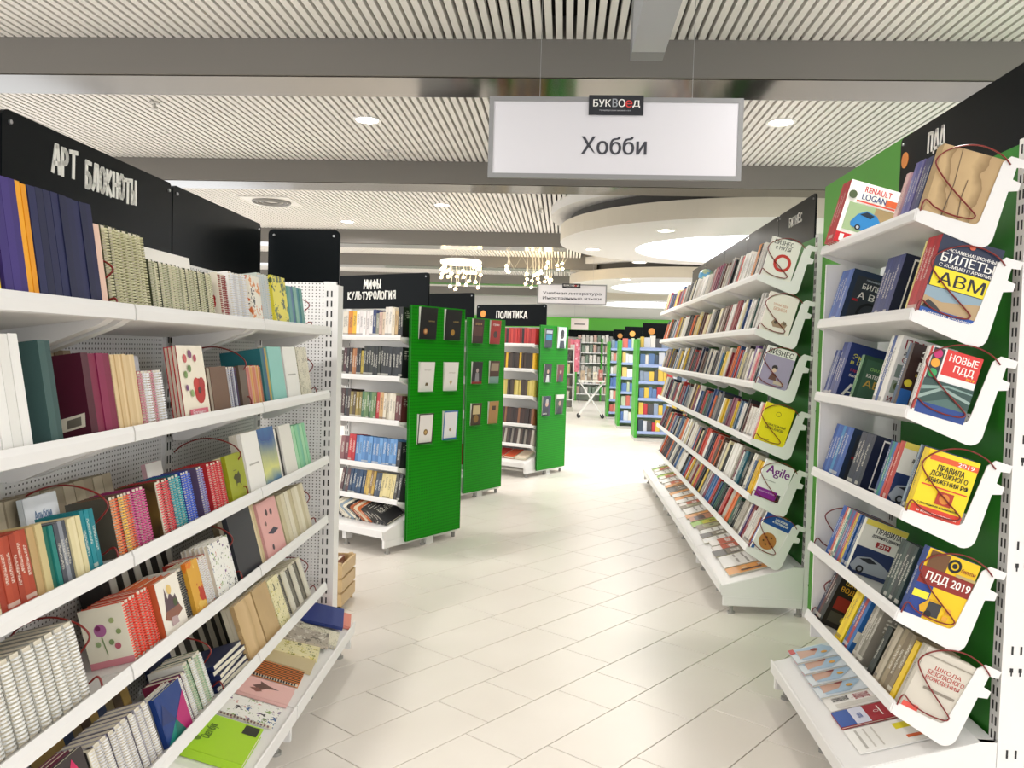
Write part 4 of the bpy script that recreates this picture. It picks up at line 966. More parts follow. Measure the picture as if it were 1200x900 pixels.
# ------------------------------------------------------------------ right far run: business books
PALB = ['EDE9E2','E4DDD0','1E1E22','2A2430','B8322E','8C2430','2E4A7A','3A6AA0','D8B42E','C9C2B4','5A3A2E','2E5A4A','D86A2E','8A8A8E','F0ECE4','34343A','A8A09A','7A2A4A','4A6A8A','E2D6A8','C84A3A','DAD4CA','22242A','EDE9E2','1C2A44','B4AC9E']
NAMEC = {}
def cname(h):
    r, g, b = [int(h[i:i+2], 16) for i in (0, 2, 4)]
    mx, mn = max(r, g, b), min(r, g, b)
    if mx-mn < 28: return 'black' if mx < 60 else ('dark grey' if mx < 110 else ('grey' if mx < 190 else 'white'))
    if mn > 190: return 'cream'
    if r == mx and g > .75*r: return 'yellow' if b < .55*r else 'beige'
    if r == mx: return ('orange' if g > .42*r and b < .4*r else ('maroon' if r < 150 and g < 70 else ('brown' if r < 150 else ('red' if b < .5*r else 'pink'))))
    if g == mx: return 'green'
    return ('navy' if b < 110 else ('purple' if r > g*1.15 else 'blue'))
rbz = random.Random(21)
BIZ = [('nol','EFEAE2','white book with red ring at the near end, top business shelf'), ('biz_dog','EEE6DC','cream book with pale title at the near end, second business shelf'), ('biznes','EDEAE4','book titled БИЗНЕС on lilac at the near end, third business shelf'),
       ('kapital','F0DE1A','yellow book at the near end, fourth business shelf'), ('agile','F2F0EE','white book titled Agile in purple at the near end, fifth business shelf'), ('zakupki','EDEAE4','white book with cookie and blue top at the near end, lowest business shelf')]
far_stuff = {'v': [], 'f': [], 'c': []}
def add_far(M, t, d, h, col):
    o = len(far_stuff['v'])
    for p in [(0,-d,0),(t,-d,0),(t,0,0),(0,0,0),(0,-d,h),(t,-d,h),(t,0,h),(0,0,h)]: far_stuff['v'].append(tuple(M @ Vector(p)))
    for f in [(0,3,2,1),(4,5,6,7),(0,1,5,4),(1,2,6,5),(2,3,7,6),(3,0,4,7)]:
        far_stuff['f'].append(tuple(k+o for k in f)); far_stuff['c'].append(lin('E2DAC6') if f == (4,5,6,7) else lin(col))
FIRSTC = [['1E1E22','DEDAD2','DCD6CC','2A2A30','E0B020','D8862E'], ['D8D4CE','C8C4BE','3A5A54','2A2A2E','E0DCD4'], ['4A6A8A','2A2A34','D87A84','E0DAD2','6A4A8A','EAE4DA'], ['E0503A','E8E4DE','2A6A9A','E8E2D8','5A2A2A'], ['E0B428','2A4A7A','EDE6D8','1E1E22','2A6A7A','EAE6E0'], ['2A5AA0','A8522E','D8D2C8','E0DCD6','8A2430','5A4A7A']]
LIM = .72
for k, (zf, ti) in enumerate(SH_R):
    S = shelf_m(FR, 0, zf, ti)
    dz, col, lb = BIZ[k]
    design_book(S @ T(.006, -.012, .0005), .026, .175, .245, col, dz, lb)
    wire_stop(S @ T(-.002, -.004, .004), 'red wire loop holding the nearest book, %s business shelf' % SHN[k], .175, .235)
    u = .034; i = 1; fc = list(FIRSTC[k])
    while u < 4.97:
        if k == 4 and 1.93 < u < 2.0:
            design_book(S @ T(u, -.01, .0008), .06, .17, .24, 'E9E6DE', None, 'thick white book with Symbol down its spine, fifth business shelf')
            sy_ = [o for o in COL.objects if o.get('label', '').startswith('thick white book with Symbol')][0]
            P = Print((.05, .0004, .215), (0, 0, -1), (-1, 0, 0), (0, 1, 0), .18, .04); P.run([('t', 'Symbol', 0, 0, 1, 1, '1E3A6A')]); P.objs(sy_)
            u += .062; i += 1
        n = rbz.choice((1, 2, 2, 3, 3, 4)); c = fc.pop(0) if fc else rbz.choice(PALB)
        h = rbz.uniform(.19, .25); d = rbz.uniform(.13, .17); t = rbz.choice((.02, .026, .03, .034, .04))
        lean = rbz.uniform(-2, 3.0)
        if rbz.random() < .08: u += .02
        for j in range(n):
            if u + t > 4.97: break
            if 1.0-.004 < u+t and u < 1.0+.012: u = 1.014
            M = S @ T(u, -.012-rbz.uniform(0, .012), .0008)
            if u < LIM:
                book(M, t, d, h, c, '%s %s book, %s from the near end, %s business shelf' % ('thin' if t < .028 else 'thick', cname(c), ordn(i), SHN[k]), 'business books on the right run', parts=False)
            else: add_far(M, t, d, h, c)
            i += 1; u += t + .0012
        if u > 4.97: break
# booklets on the trays of the far run
names = ['booklet_o','booklet_w','booklet_w','booklet_k','booklet_r','booklet_r','booklet_w','booklet_k','booklet_w','booklet_b','booklet_g','booklet_p','booklet_o']
rr = random.Random(5); u = .12
for i in range(34):
    nm = names[i] if i < len(names) else rr.choice(names)
    w = rr.uniform(.11, .16); dp = rr.uniform(.24, .30)
    if i == 0: w = .14
    if u + w > 4.95: break
    flat_book(tray_m(FR, u+w/2, .28, .003+.006*(i % 2)), w*1.05, dp, .009, 'DAD4C8', nm, '%s booklet from the near end, lying on the tray below the business books' % ordn(i), 'booklets on the business tray')
    u += w + rr.uniform(0, .012)
# blue globe on the top shelf of the far run
t = thing('globe', 'small light blue globe on top of the far business shelf', 'globe', FR @ T(3.2, .12, 2.10))
mb = MB(); 
n = 14; vs = []; fs = []
for i in range(n+1):
    for j in range(2*n):
        a = PI*i/n; b = PI*j/n; vs.append((.075*math.sin(a)*math.cos(b), .075*math.sin(a)*math.sin(b), .23+.075*math.cos(a)))
for i in range(n):
    for j in range(2*n): fs.append((i*2*n+j, (i+1)*2*n+j, (i+1)*2*n+(j+1) % (2*n), i*2*n+(j+1) % (2*n)))
mb.add(vs, fs); mb.obj('ball', make_floral('globe_map', '6FB4DC', ['8CC4E4','A9C8A0','C8D8B0'], 14, .4, 2.2), t, smooth=True)
mb = MB(); mb.cyl((0, 0), .05, 0, .012, 20); mb.cyl((0, 0), .008, .012, .16, 8); mb.obj('stand', mat('3A3A3C', .4), t)
# ------------------------------------------------------------------ left run: notebooks. u grows towards the camera, near cover = x=t board
SLN = ['top', 'second', 'third', 'fourth', 'lowest']
LS = [shelf_m(FL, 0, *s) for s in SH_L]
rl = random.Random(11)
def lrow(k, ua, ub, n, h, d, cols, desc, coil=None, design=None, dlabel=None, y=-.012, z=.0008, pat=None, plain=True):
    """n upright copies between ua (near) and ub (far), spines to the aisle"""
    t = (ua-ub)/n
    for i in range(n):
        u = ub + t*i
        M = LS[k] @ T(u, y-rl.uniform(0, .006), z)
        c = cols[i % len(cols)]; cl = None
        if coil: cl = coil[i % len(coil)]
        lab = '%s, %s from its near end, %s left shelf' % (desc, ordn(n-1-i), SLN[k])
        grp = '%s, %s left shelf' % (desc, SLN[k])
        hh = h*rl.uniform(.985, 1.0)
        if i == n-1 and (design or pat):
            design_book(M, t*.94, d, hh, c, design, dlabel, side='near1', cat='notebook', name='notebook', coil=cl, pat=pat)
        elif coil: coilbook(M, t*.94, d, hh, c, cl, lab if n > 1 else (dlabel or lab), grp if n > 1 else None)
        else: book(M, t*.96, d, hh, c, lab if n > 1 else (dlabel or lab), grp if n > 1 else None, cat='notebook', name='notebook', cloth=plain)
def lface(k, ua, ub, h, t, spine, design, label, n=1, coil=None, pat=None, y=-.012, back='C9BFA8', lean=0, z=.0008):
    w = ua-ub
    for i in range(n):
        M = LS[k] @ T(ub, y-i*t*1.02, z) @ RX(math.radians(lean))
        if i == 0: face_book(M, w, t*.96, h, spine, design, label, coil=coil, pat=pat)
        else: face_book(M, w*rl.uniform(.94, 1), t*.96, h*rl.uniform(.97, 1.01), back if coil is None else spine, None, '%s spare behind the %s' % (ordn(i), ' '.join(label.split(',')[0].split()[:11])), 'spares behind the ' + label.split(',')[0], coil=coil)
WC = 'E6E4DE'
# top shelf
lrow(0, 2.60, 2.465, 4, .16, .2, ['E6D21E','E8D62A'], 'bright yellow folder')
lrow(0, 2.455, 2.375, 3, .25, .19, ['3A2A72','40307A'], 'purple tall hardback')
lrow(0, 2.372, 2.338, 2, .25, .19, ['E79A1E','F0A828'], 'orange tall hardback')
lrow(0, 2.336, 2.085, 9, .25, .19, ['1E2248','1A1E40','222650'], 'navy tall hardback')
lrow(0, 2.082, 2.055, 1, .205, .17, ['E8C4B0'], 'pale pink notebook', dlabel='pale pink notebook between navy hardbacks and olive spirals, top left shelf')
lrow(0, 2.03, 1.82, 8, .215, .16, ['4A4C34','54543A','3E4230','5A5A3E'], 'tall olive spiral notebook', coil=['B8B48C','C4C09A'])
lrow(0, 1.81, 1.37, 15, .15, .12, ['3E422C','363A26','464A32'], 'small olive spiral notebook', coil=['C2C09C','CFCBA8','A8A886'])
lface(0, 1.44, 1.10, .25, .02, 'EFEAE2', 'pad_text', 'large white drawing pad leaning behind the small spirals, top left shelf', y=-.2)
lrow(0, 1.33, 1.25, 2, .16, .14, ['EDE8E2'], 'red floral notebook', coil=['8A2A2A'], design='redflower', dlabel='small notebook with red flowers facing the camera, top left shelf')
lrow(0, 1.22, 1.06, 5, .175, .14, ['EEECE8','E4E2DE'], 'white spiral pad', coil=['E8E8EA','D4D4D8'])
lface(0, 1.04, .93, .175, .02, 'E8E2D4', None, 'orange and black patterned notebook, top left shelf', n=2, pat=PAT['panther'])
lrow(0, .915, .80, 4, .20, .14, ['C9D2CC','D8DCD6','B8C4C0'], 'clear wrapped notebook', coil=['D0D6D8'])
lface(0, .78, .60, .20, .018, 'E6D83A', None, 'yellow notebook with dark green tree print, top left shelf', n=2, pat=PAT['tree_y'])
lrow(0, .57, .36, 5, .175, .15, ['6AA09A','4A8A9A','8AB8A8','5A7AA0'], 'blue green slim notebook')
# second shelf
lrow(1, 2.62, 2.365, 8, .245, .2, ['EDEBE6','E6E4DE'], 'tall white album')
lrow(1, 2.30, 2.245, 2, .235, .165, ['35504E','3C5856'], 'slate green hardback', design='sticker_teal', dlabel='slate green hardback with tilted price sticker, second left shelf')
lrow(1, 2.135, 2.005, 4, .205, .15, ['7A1E40','84224A','7A1E40','4A1226'], 'maroon hardback', design='sticker_maroon', dlabel='dark maroon hardback with price sticker, second left shelf')
lrow(1, 2.0, 1.87, 7, .20, .15, ['D8BE92','E0C89E','D2B688'], 'beige slim notebook')
lrow(1, 1.86, 1.72, 6, .155, .12, ['E4E2DE','D8D6D2','B84A5A'], 'white spiral pad', coil=['EDEDEE','E2E2E4','C88A94'])
lface(1, 1.80, 1.58, .21, .02, '2A4A9A', 'bluewash', 'blue watercolour album behind the white spiral pads, second left shelf', y=-.15)
lface(1, 2.24, 2.02, .245, .05, 'EFEDE8', 'tag_green', 'white box with green label behind the maroon hardbacks, second left shelf', y=-.2)
lrow(1, 2.0, 1.84, 4, .235, .1, ['8A7A60','6A5438','9A8A70'], 'brown block behind the beige notebooks', y=-.2)
lface(1, 1.62, 1.43, .225, .014, 'B8242A', 'redflower', 'cream spiral notebook with big red flower, second left shelf', n=3, coil='C0303A')
lface(1, 1.39, 1.25, .155, .014, '6A4A34', None, 'brown notebook with orange spiral, second left shelf', n=3, coil='D8642A')
lrow(1, 1.23, 1.14, 4, .155, .12, ['2A2A44','30304C'], 'navy spiral notebook', coil=['4A4A72','C8C8D8'])
lface(1, 1.13, 1.06, .155, .014, '5E4C3E', None, 'taupe notebook between navy and red spirals, second left shelf')
lrow(1, 1.055, .885, 7, .155, .12, ['C8482E','E0A838','B83A44'], 'red and yellow spiral notebook', coil=['E08A5A','E8C46A','D87A80'])
lface(1, 1.36, 1.20, .225, .02, 'C9B28A', 'castle', 'cream picture notebook behind the brown one, second left shelf', y=-.13)
lrow(1, .875, .80, 3, .22, .16, ['B89A3A','2A5A7A','1E6A72'], 'teal and gold slim book')
lface(1, .79, .62, .225, .02, '8CCAC0', None, 'pale teal album, second left shelf', n=2)
lface(1, .60, .42, .225, .025, 'E6E4E0', 'pad_text', 'white wrapped album, second left shelf', n=3)
lface(1, .40, .24, .225, .025, 'D6D2CA', None, 'pale grey patterned album at the far end, second left shelf', n=2, pat=PAT['lace'])
# third shelf
lrow(2, 2.46, 2.34, 6, .155, .115, ['A84430','B04A34','9E3E2C'], 'terracotta slim notebook', design='castle', dlabel='cream castle-print notebook at the left edge, third left shelf', plain=False)
lrow(2, 2.335, 2.285, 2, .155, .115, ['C8B684','B89A6A'], 'beige printed notebook')
lrow(2, 2.282, 2.25, 2, .145, .11, ['1E7A72','2A6A5A'], 'teal green slim notebook')
lrow(2, 2.248, 2.195, 3, .145, .11, ['4A4E58','8A8E96'], 'grey slim notebook', plain=False)
lrow(2, 2.193, 2.135, 3, .145, .11, ['DCCFA2','E2D6AE'], 'cream slim notebook')
lrow(2, 2.133, 2.075, 3, .15, .11, ['157A86','1A8490'], 'teal slim notebook', plain=False)
lrow(2, 1.985, 1.885, 5, .16, .125, ['4A4438','8A5A3A'], 'orange spiral notebook', coil=['D8542E','E8884A','E8B848'], design=None)
lrow(2, 1.883, 1.795, 4, .16, .125, ['8A1E5A','962464'], 'magenta spiral notebook', coil=['C84A86'])
lrow(2, 1.735, 1.645, 4, .16, .125, ['A81E2A','3A2A14'], 'red spiral notebook', coil=['D84A50'], pat=PAT['forest'], dlabel='dark forest-print notebook with red spiral, third left shelf')
lrow(2, 1.64, 1.565, 3, .16, .125, ['1E6A7A'], 'teal spiral notebook', coil=['4AA8B0'])
lrow(2, 1.56, 1.495, 3, .16, .125, ['1E3A9A'], 'blue spiral notebook', coil=['4A6AD0'])
lrow(2, 1.44, 1.395, 2, .16, .125, ['6A5A50','5A4A6A'], 'taupe notebook with violet spiral', coil=['8A86B8'])
lrow(2, 1.36, 1.245, 4, .16, .125, ['A81E26','B8262E'], 'bright red spiral notebook', coil=['D83A40','E0555A'])
lface(2, 1.22, 1.06, .165, .016, '9AA01E', 'horse', 'olive green notebook with a small dark horse, third left shelf', n=3, back='E0DCB0')
lface(2, 1.04, .87, .225, .016, 'EDEAE2', 'pad_text', 'white tall notebook beside the olive one, third left shelf', n=3, back='DAD4C4')
lface(2, .86, .67, .225, .016, '3A78A8', None, 'blue and yellow seascape notebook, third left shelf', n=3, pat=PAT['landscape'])
lrow(2, .655, .61, 2, .21, .16, ['1C1A1A','E8E2D8'], 'black and white slim notebook')
lface(2, .60, .44, .215, .016, 'E9E5DC', None, 'plain cream notebook, third left shelf', n=3, back='DAD4C4')
lrow(2, .42, .22, 5, .20, .16, ['8CCBA0','A8D8B0','7ABFA0'], 'mint green notebook')
lrow(2, 2.62, 2.47, 3, .16, .1, ['B8A888','A89878'], 'beige page block at the back', y=-.2)
lrow(2, 2.42, 1.62, 16, .205, .1, ['A89C84','B8AC94','9A8E78'], 'grey beige notebook in the back row', y=-.2)
lface(2, 2.1, 1.96, .2, .015, 'D8E0E4', 'bluewash', 'pale blue notebook in the back row, third left shelf', y=-.17)
lface(2, 1.47, 1.36, .2, .015, 'E0B4BA', 'pad_text', 'pink notebook in the back row, third left shelf', y=-.17)
# fourth shelf
lrow(3, 2.64, 2.115, 13, .19, .15, ['9A988E','B4B2AA','8A887E'], 'white wire-bound notebook', coil=['E8E8E4','DCDCD8'], pat=PAT['floral_dark'], dlabel='nearest white wire-bound notebook with dark floral cover, fourth left shelf')
lface(3, 2.55, 2.2, .215, .02, '1E4A44', None, 'dark green notebook behind the white wire-bound ones, fourth left shelf', y=-.19)
lrow(3, 1.905, 1.745, 7, .165, .125, ['E0583A','C8402A'], 'red orange spiral notebook', coil=['E2482E','D83A22'], design='flower_cream', dlabel='cream flower-painted notebook with red spiral, fourth left shelf')
lface(3, 1.73, 1.585, .16, .022, 'C8623A', 'city', 'sketch notebook with a painted city, fourth left shelf', n=5, back='D0622E')
lrow(3, 1.565, 1.525, 2, .16, .12, ['EDEAE2'], 'white notebook with black spiral', coil=['2A2A2A'])
lface(3, 1.515, 1.43, .165, .016, 'D8A23A', None, 'orange autumn-leaf notebook, fourth left shelf', n=4, pat=PAT['autumn'])
lrow(3, 1.425, 1.345, 3, .16, .12, ['B8301E','E6E4DE'], 'white wire-bound pad by the autumn notebook', coil=['E8E8E6'])
lface(3, 1.335, 1.16, .18, .016, 'EFEDE6', None, 'white doodle-print spiral notebook, fourth left shelf', n=6, coil='E6E6E4', pat=PAT['doodle'])
lrow(3, 1.62, 1.16, 12, .235, .08, ['E6E2D8','2A2624'], 'striped black and cream notebook at the back', y=-.22)
lface(3, 1.13, .90, .245, .02, '23262E', None, 'large dark album leaning, fourth left shelf', n=2)
lrow(3, .89, .845, 2, .235, .16, ['C9B48A','D8C8A0'], 'kraft slim notebook')
lface(3, .83, .60, .225, .018, 'E2A9A4', 'birds', 'pink notebook with dark birds, fourth left shelf', n=3, back='DAD2BC')
lrow(3, .57, .18, 8, .215, .15, ['D6CCB0','C4B894','E0D8C2'], 'cream notebook at the far end')
# lowest shelf
lrow(4, 2.66, 2.26, 12, .16, .13, ['B8B2C0','A8A2B4','C8C4CC'], 'lilac grey wire-bound notebook', coil=['E0DEE4','CFCCD6'])
lface(4, 2.24, 2.07, .19, .016, '3A3234', 'geo_pink', 'pink and black triangle-print notebook, lowest left shelf', n=4, back='6A2A40')
lrow(4, 2.05, 1.73, 9, .165, .13, ['8A8494','B0ACB4','5A5462'], 'white wire-bound notebook', coil=['E8E6E4','D8D6D6'], pat=PAT['stripes'], dlabel='striped wire-bound notebook at the near end of its row, lowest left shelf')
lface(4, 1.71, 1.545, .15, .016, '1C3A7A', 'geo', 'blue teal magenta geometric notebook, lowest left shelf', n=3, back='D8D4CC')
lrow(4, 1.54, 1.475, 2, .15, .12, ['5A3A5A','8A2A4A'], 'plum spiral notebook', coil=['E6E6E4'])
lrow(4, 1.47, 1.335, 4, .17, .13, ['3E5A3A','DAD8D0'], 'white notebook with green trim', coil=['E8EAE6','A8C0A0'])
lrow(4, 1.9, 1.5, 9, .19, .08, ['B89A5A','5A4A3A','8A7A5A','3A4A6A'], 'brown small book in the back row', y=-.2)
lface(4, 1.36, 1.2, .19, .018, '1C2A54', None, 'dark blue ornamented notebook behind the stack, lowest left shelf', y=-.2)
for i in range(5):
    M = LS[4] @ T(1.17, -.115+.004*(i % 2), .0008+i*.0185) @ RZ(math.radians(4*(i % 3-1)))
    flat_book(M, .26, .2, .0175, '1E2850', None, '%s navy book from the bottom of the flat pile, lowest left shelf' % ordn(i), 'flat pile of navy books', cat='notebook', name='notebook')
lface(4, 1.02, .84, .215, .018, 'B89868', None, 'wood-print notebook beside the navy pile, lowest left shelf', n=3, pat=PAT['wood'])
lface(4, .825, .66, .215, .018, 'C6A676', None, 'kraft wood-print notebook before the yellow floral one, lowest left shelf', n=3, pat=PAT['kraftwood'])
lface(4, .65, .52, .205, .018, 'D8CE7A', None, 'yellow floral notebook, lowest left shelf', n=3, pat=PAT['floral_y'])
lrow(4, .51, .16, 6, .195, .15, ['D8D0B4','C8C0A0'], 'cream wire-bound notebook', coil=['EDEADC','3A3A34'])
lrow(4, 1.18, .6, 14, .235, .06, ['D8D2C2','3A3630'], 'striped notebook in the back row', y=-.235)
# tray below
def ltray(u, y, w, dp, t, spine, design, label, rot=0, dz=.003, ry=0, **kw):
    u = .14+(u-.14)*1.2
    flat_book(tray_m(FL, u, y, dz) @ RZ(math.radians(rot)) @ RY(math.radians(ry)), w, dp, t, spine, design, label, 'notebooks lying on the left tray', cat='notebook', name='notebook', **kw)
ltray(.06, .37, .17, .22, .014, 'E08A7A', None, 'coral notebook lying at the far end of the left tray', 12)
ltray(.14, .34, .15, .25, .018, '2A3A7A', None, 'blue notebook lying across the coral one, left tray', 16, .035, ry=13)
ltray(.27, .20, .14, .19, .02, '9A9488', None, 'grey wrapped notebook, rear of the left tray', -8, pat=PAT['news'])
ltray(.28, .38, .16, .2, .016, 'A89C8C', None, 'grey brown wrapped notebook, front of the left tray', 8, coil='D0CCC4', pat=PAT['lace'])
ltray(.36, .35, .14, .22, .014, '8A7A6A', None, 'brown patterned notebook on the left tray', 14, .022, pat=PAT['news'])
ltray(.46, .34, .14, .22, .018, 'D8CE7A', None, 'yellow grey floral notebook on the left tray', 10, .008, pat=PAT['floral_y'])
ltray(.56, .33, .13, .26, .014, 'C9B890', None, 'plain kraft notebook with small sticker, left tray', 6)
ltray(.68, .33, .12, .24, .016, 'D9803A', 'stripes_o', 'orange and black striped notebook, left tray', 5, coil='2A2A2A')
ltray(.82, .33, .14, .26, .014, 'E8B9B2', 'pinkbirds', 'pink notebook with brown bird, left tray', 4)
ltray(.965, .33, .14, .27, .014, 'EFEDE6', None, 'white notebook with coloured doodles, left tray', 3, coil='8A6A6A', pat=PAT['doodle'])
ltray(.93, .13, .12, .12, .014, '1E1A1C', None, 'small dark floral notebook, rear of the left tray', 0, pat=PAT['floral_dark'])
ltray(1.18, .31, .24, .30, .03, 'A9D42C', 'lime', 'lime green notebook on the left tray', 3)
ltray(1.40, .33, .15, .27, .012, 'EFEDE8', 'pad_text', 'white pad at the near end of the left tray', 0, coil='3A3A3A')
ltray(1.58, .32, .16, .27, .012, 'C8D0A0', None, 'pale green pad beyond the frame on the left tray', 0)
# wire stops of the left shelves
def lwire(k, u, label, h=.19, wd=.16):
    wire_stop(LS[k] @ T(u, -.005, .003), label, wd, h)
lwire(0, 2.045, 'red wire loop between pink notebook and olive spirals, top left shelf', .13)
lwire(0, .30, 'red wire loop at the far end, top left shelf', .14)
lwire(1, .20, 'red wire loop at the far end, second left shelf')
lwire(1, 1.08, 'dark red wire loop above the red spirals, second left shelf', .22, .2)
lwire(2, 2.03, 'double-looking dark red wire loop beside teal notebooks, third left shelf', .2, .19)
lwire(2, 1.10, 'dark red wire loop above the olive notebook, third left shelf', .22, .2)
lwire(3, 2.10, 'red wire loop beside white wire-bound notebooks, fourth left shelf')
lwire(3, 1.145, 'red wire loop beside the doodle notebook, fourth left shelf', .22, .2)
lwire(3, .165, 'red wire loop at the far end, fourth left shelf')
lwire(4, 1.31, 'red wire loop above the navy pile, lowest left shelf', .21, .2)
lwire(4, .14, 'red wire loop at the far end, lowest left shelf')

# ------------------------------------------------------------------ angled gondolas in the middle
ang = math.radians(58.5)
nx, ny = -math.cos(ang), -math.sin(ang)
def gondola_frame(ax, ay): return frame(ax - nx*.475, ay - ny*.475, nx, ny)       # (ax, ay): front right corner of the base
SH_M = [(1.635, 2), (1.325, 3), (.99, 4), (.64, 6), (.385, 12)]
def end_panel(F, label, covers):
    t = thing('green_end_panel', label, 'end panel', F @ T(-.03, 0, 0))
    MB().box(-.012, -.37, .075, .006, .28, 1.88).obj('panel', M_PERFG, t)
    mb = MB(); mb.box(-.014, .274, .075, .007, .28, 1.88); mb.box(-.014, -.37, .075, .007, -.364, 1.88); mb.obj('edge_trim', mat('178A1A', .4), t)
    for (yc, z, w, h, dsg, lb, th) in covers:
        M = F @ T(-.046, yc-w/2, z) @ RY(math.radians(-4)) @ RZ(PI/2)
        face_book(M, w, th, h, 'E8E4DC', dsg, lb, cat='book', name='book')
        p = MB().box(-.03, yc-w/2+.01, z-.006, -.012, yc+w/2-.01, z-.001).obj('book_ledge', mat('178A1A', .4), t)
        MB().box(-.055, yc-w/2+.02, z-.006, -.03, yc+w/2-.02, z-.002).obj('ledge_lip', mat('178A1A', .4), p)
    return t
def gondola_base(t, L):
    MB().box(0, -.40, .045, L, -.1, .12).obj('rear_plinth', M_WHITE, t)
    for x in (.02, L-.05):
        mb = MB(); mb.cyl((x, -.36), .016, 0, .045, 10); mb.obj('foot', mat('8A8884', .5), t)
def fill_shelf(F, S, x0, x1, groups, where, lab, cat='book', yy=-.015):
    """groups: (n, thickness, height, depth, colours, word)"""
    u = x0; i = 0
    for n, t, h, d, cols, word in groups:
        for j in range(n):
            if u+t > x1: return
            c = cols[j % len(cols)]
            book(S @ T(u, yy-R0.uniform(0, .006), .0008), t, d, h*R0.uniform(.985, 1), c, '%s %s, %s from the green panel, %s' % (cname(c), word, ordn(i), where), lab, parts=False)
            u += t+.001; i += 1
F1 = gondola_frame(-1.302, 6.055)
gondola_base(bay(F1, 0, .95, SH_M, 'white bookcase of culture books angled beside the nearest green panel', 1.87, mat('D8D6D2', .5), False, last=True), .95)
header(F1, .03, 1.07, 1.87, 2.15, [('МИФЫ', .74, 2.035, .2, .07), ('КУЛЬТУРОЛОГИЯ', .93, 1.95, .56, .06)], 'black header board lettered МИФЫ КУЛЬТУРОЛОГИЯ', y=.0)
end_panel(F1, 'nearest bright green perforated end panel with six white and black books', [
    (.095, 1.625, .2, .245, 'fo_black', 'black book with bronze oval, top left on the nearest green panel', .02),
    (-.205, 1.625, .2, .245, 'fo_black2', 'black book with gold emblem, top right on the nearest green panel', .02),
    (.10, 1.22, .17, .23, 'fo_white1', 'white book with small brown figure, middle left on the nearest green panel', .03),
    (-.195, 1.22, .17, .23, 'fo_white2', 'white book with pale diamond, middle right on the nearest green panel', .03),
    (.10, .815, .175, .235, 'fo_white3', 'white book with dark border, bottom left on the nearest green panel', .03),
    (-.20, .825, .175, .235, 'fo_white4', 'white book with blue border, bottom right on the nearest green panel', .03)])
S1 = [shelf_m(F1, 0, *s) for s in SH_M]
gl = 'culture books on the angled bookcase'
fill_shelf(F1, S1[0], .012, .9, [(2, .024, .23, .15, ['1E1C1C'], 'book'), (1, .03, .2, .14, ['C8A878'], 'book'), (1, .03, .22, .15, ['E4D8C0'], 'thick book'), (2, .034, .23, .15, ['EDE6DC','E4DCD0'], 'book'), (2, .03, .19, .14, ['D8C4AC','D0B0A0'], 'book'), (1, .035, .18, .14, ['8A8A7A'], 'thick book'), (1, .035, .21, .15, ['2A3A6A'], 'thick book'), (5, .034, .2, .15, ['EEE8E4','E6DFDC'], 'series volume'), (2, .045, .2, .15, ['E8B82E','D8862E'], 'thick book'), (2, .03, .2, .15, ['E0D8C8'], 'book')], 'top shelf of the culture bookcase', gl)
fill_shelf(F1, S1[1], .012, .9, [(5, .034, .235, .16, ['1C1E20','24262A'], 'tall series volume'), (9, .025, .24, .16, ['202422','1A1C1C','2A2E22'], 'series volume'), (1, .03, .2, .14, ['B8A03A'], 'book'), (2, .022, .22, .15, ['2A2A2C'], 'book'), (2, .024, .215, .15, ['A8683A','B47A48'], 'book'), (3, .03, .22, .15, ['3A2422','2A1E20','4A1E24'], 'book'), (1, .04, .2, .15, ['4A4438'], 'thick book'), (3, .03, .2, .15, ['A89A4A','6A6A3A','3A3A34'], 'book')], 'second shelf of the culture bookcase', gl)
fill_shelf(F1, S1[2], .012, .9, [(2, .03, .2, .15, ['5A2A2A','6A3434'], 'book'), (4, .03, .215, .15, ['DCD2BE','E4DCCA','C9BEA8'], 'book'), (1, .04, .22, .16, ['C8A06A'], 'thick book'), (1, .035, .22, .16, ['B8242A'], 'thick book'), (6, .026, .215, .15, ['5A7A4A','6A8A54','3E6A48'], 'series volume'), (4, .03, .21, .15, ['8A7A3A','A08A44','5A4A2A'], 'book'), (5, .03, .23, .15, ['3A2A26','2A2A2C','4A2C28'], 'book')], 'third shelf of the culture bookcase', gl)
fill_shelf(F1, S1[3], .012, .9, [(1, .04, .2, .16, ['2A2A2E'], 'thick book'), (12, .036, .215, .16, ['5A8AC0','6A9ACC','4A7AB0'], 'series volume'), (2, .036, .22, .16, ['B8222A','C02A30'], 'thick book'), (2, .045, .2, .16, ['6A3038','8A5A5A'], 'thick book'), (2, .05, .19, .15, ['D8CCC4'], 'thick book')], 'fourth shelf of the culture bookcase', gl)
fill_shelf(F1, S1[4], .012, .9, [(2, .03, .205, .16, ['3A3A3C','4A4640'], 'book'), (4, .036, .2, .16, ['E4D49A','DCCB8E'], 'series volume'), (2, .03, .2, .16, ['3A4658','4A5464'], 'book'), (4, .026, .205, .16, ['C8A44A','8A6A3A','D2B25A'], 'series volume'), (5, .034, .2, .16, ['1E3A5A','24466A'], 'series volume'), (3, .03, .2, .16, ['5A3A3A','4A4A4C'], 'book')], 'lowest shelf of the culture bookcase', gl)
# books leaning in the tray, tops away from the green panel
for i in range(13):
    th = math.radians(52); tt = .022
    c = ['1E1E20','26262A','2E2A28','2A2826','C4632E','D8C8AC','A8562E','26262A','E4DCC8','8A9AA8','E0D8C4','D8D0C0','2A2A2C'][i]
    M = tray_m(F1, .05+i*(tt+.002)/math.cos(th), .40, .004+tt*math.sin(th)) @ RY(th)
    book(M, tt, .20, .16, c, '%s leaning book, %s from the green panel on the culture tray' % (cname(c), ordn(i)), 'leaning books on the culture tray', parts=True)
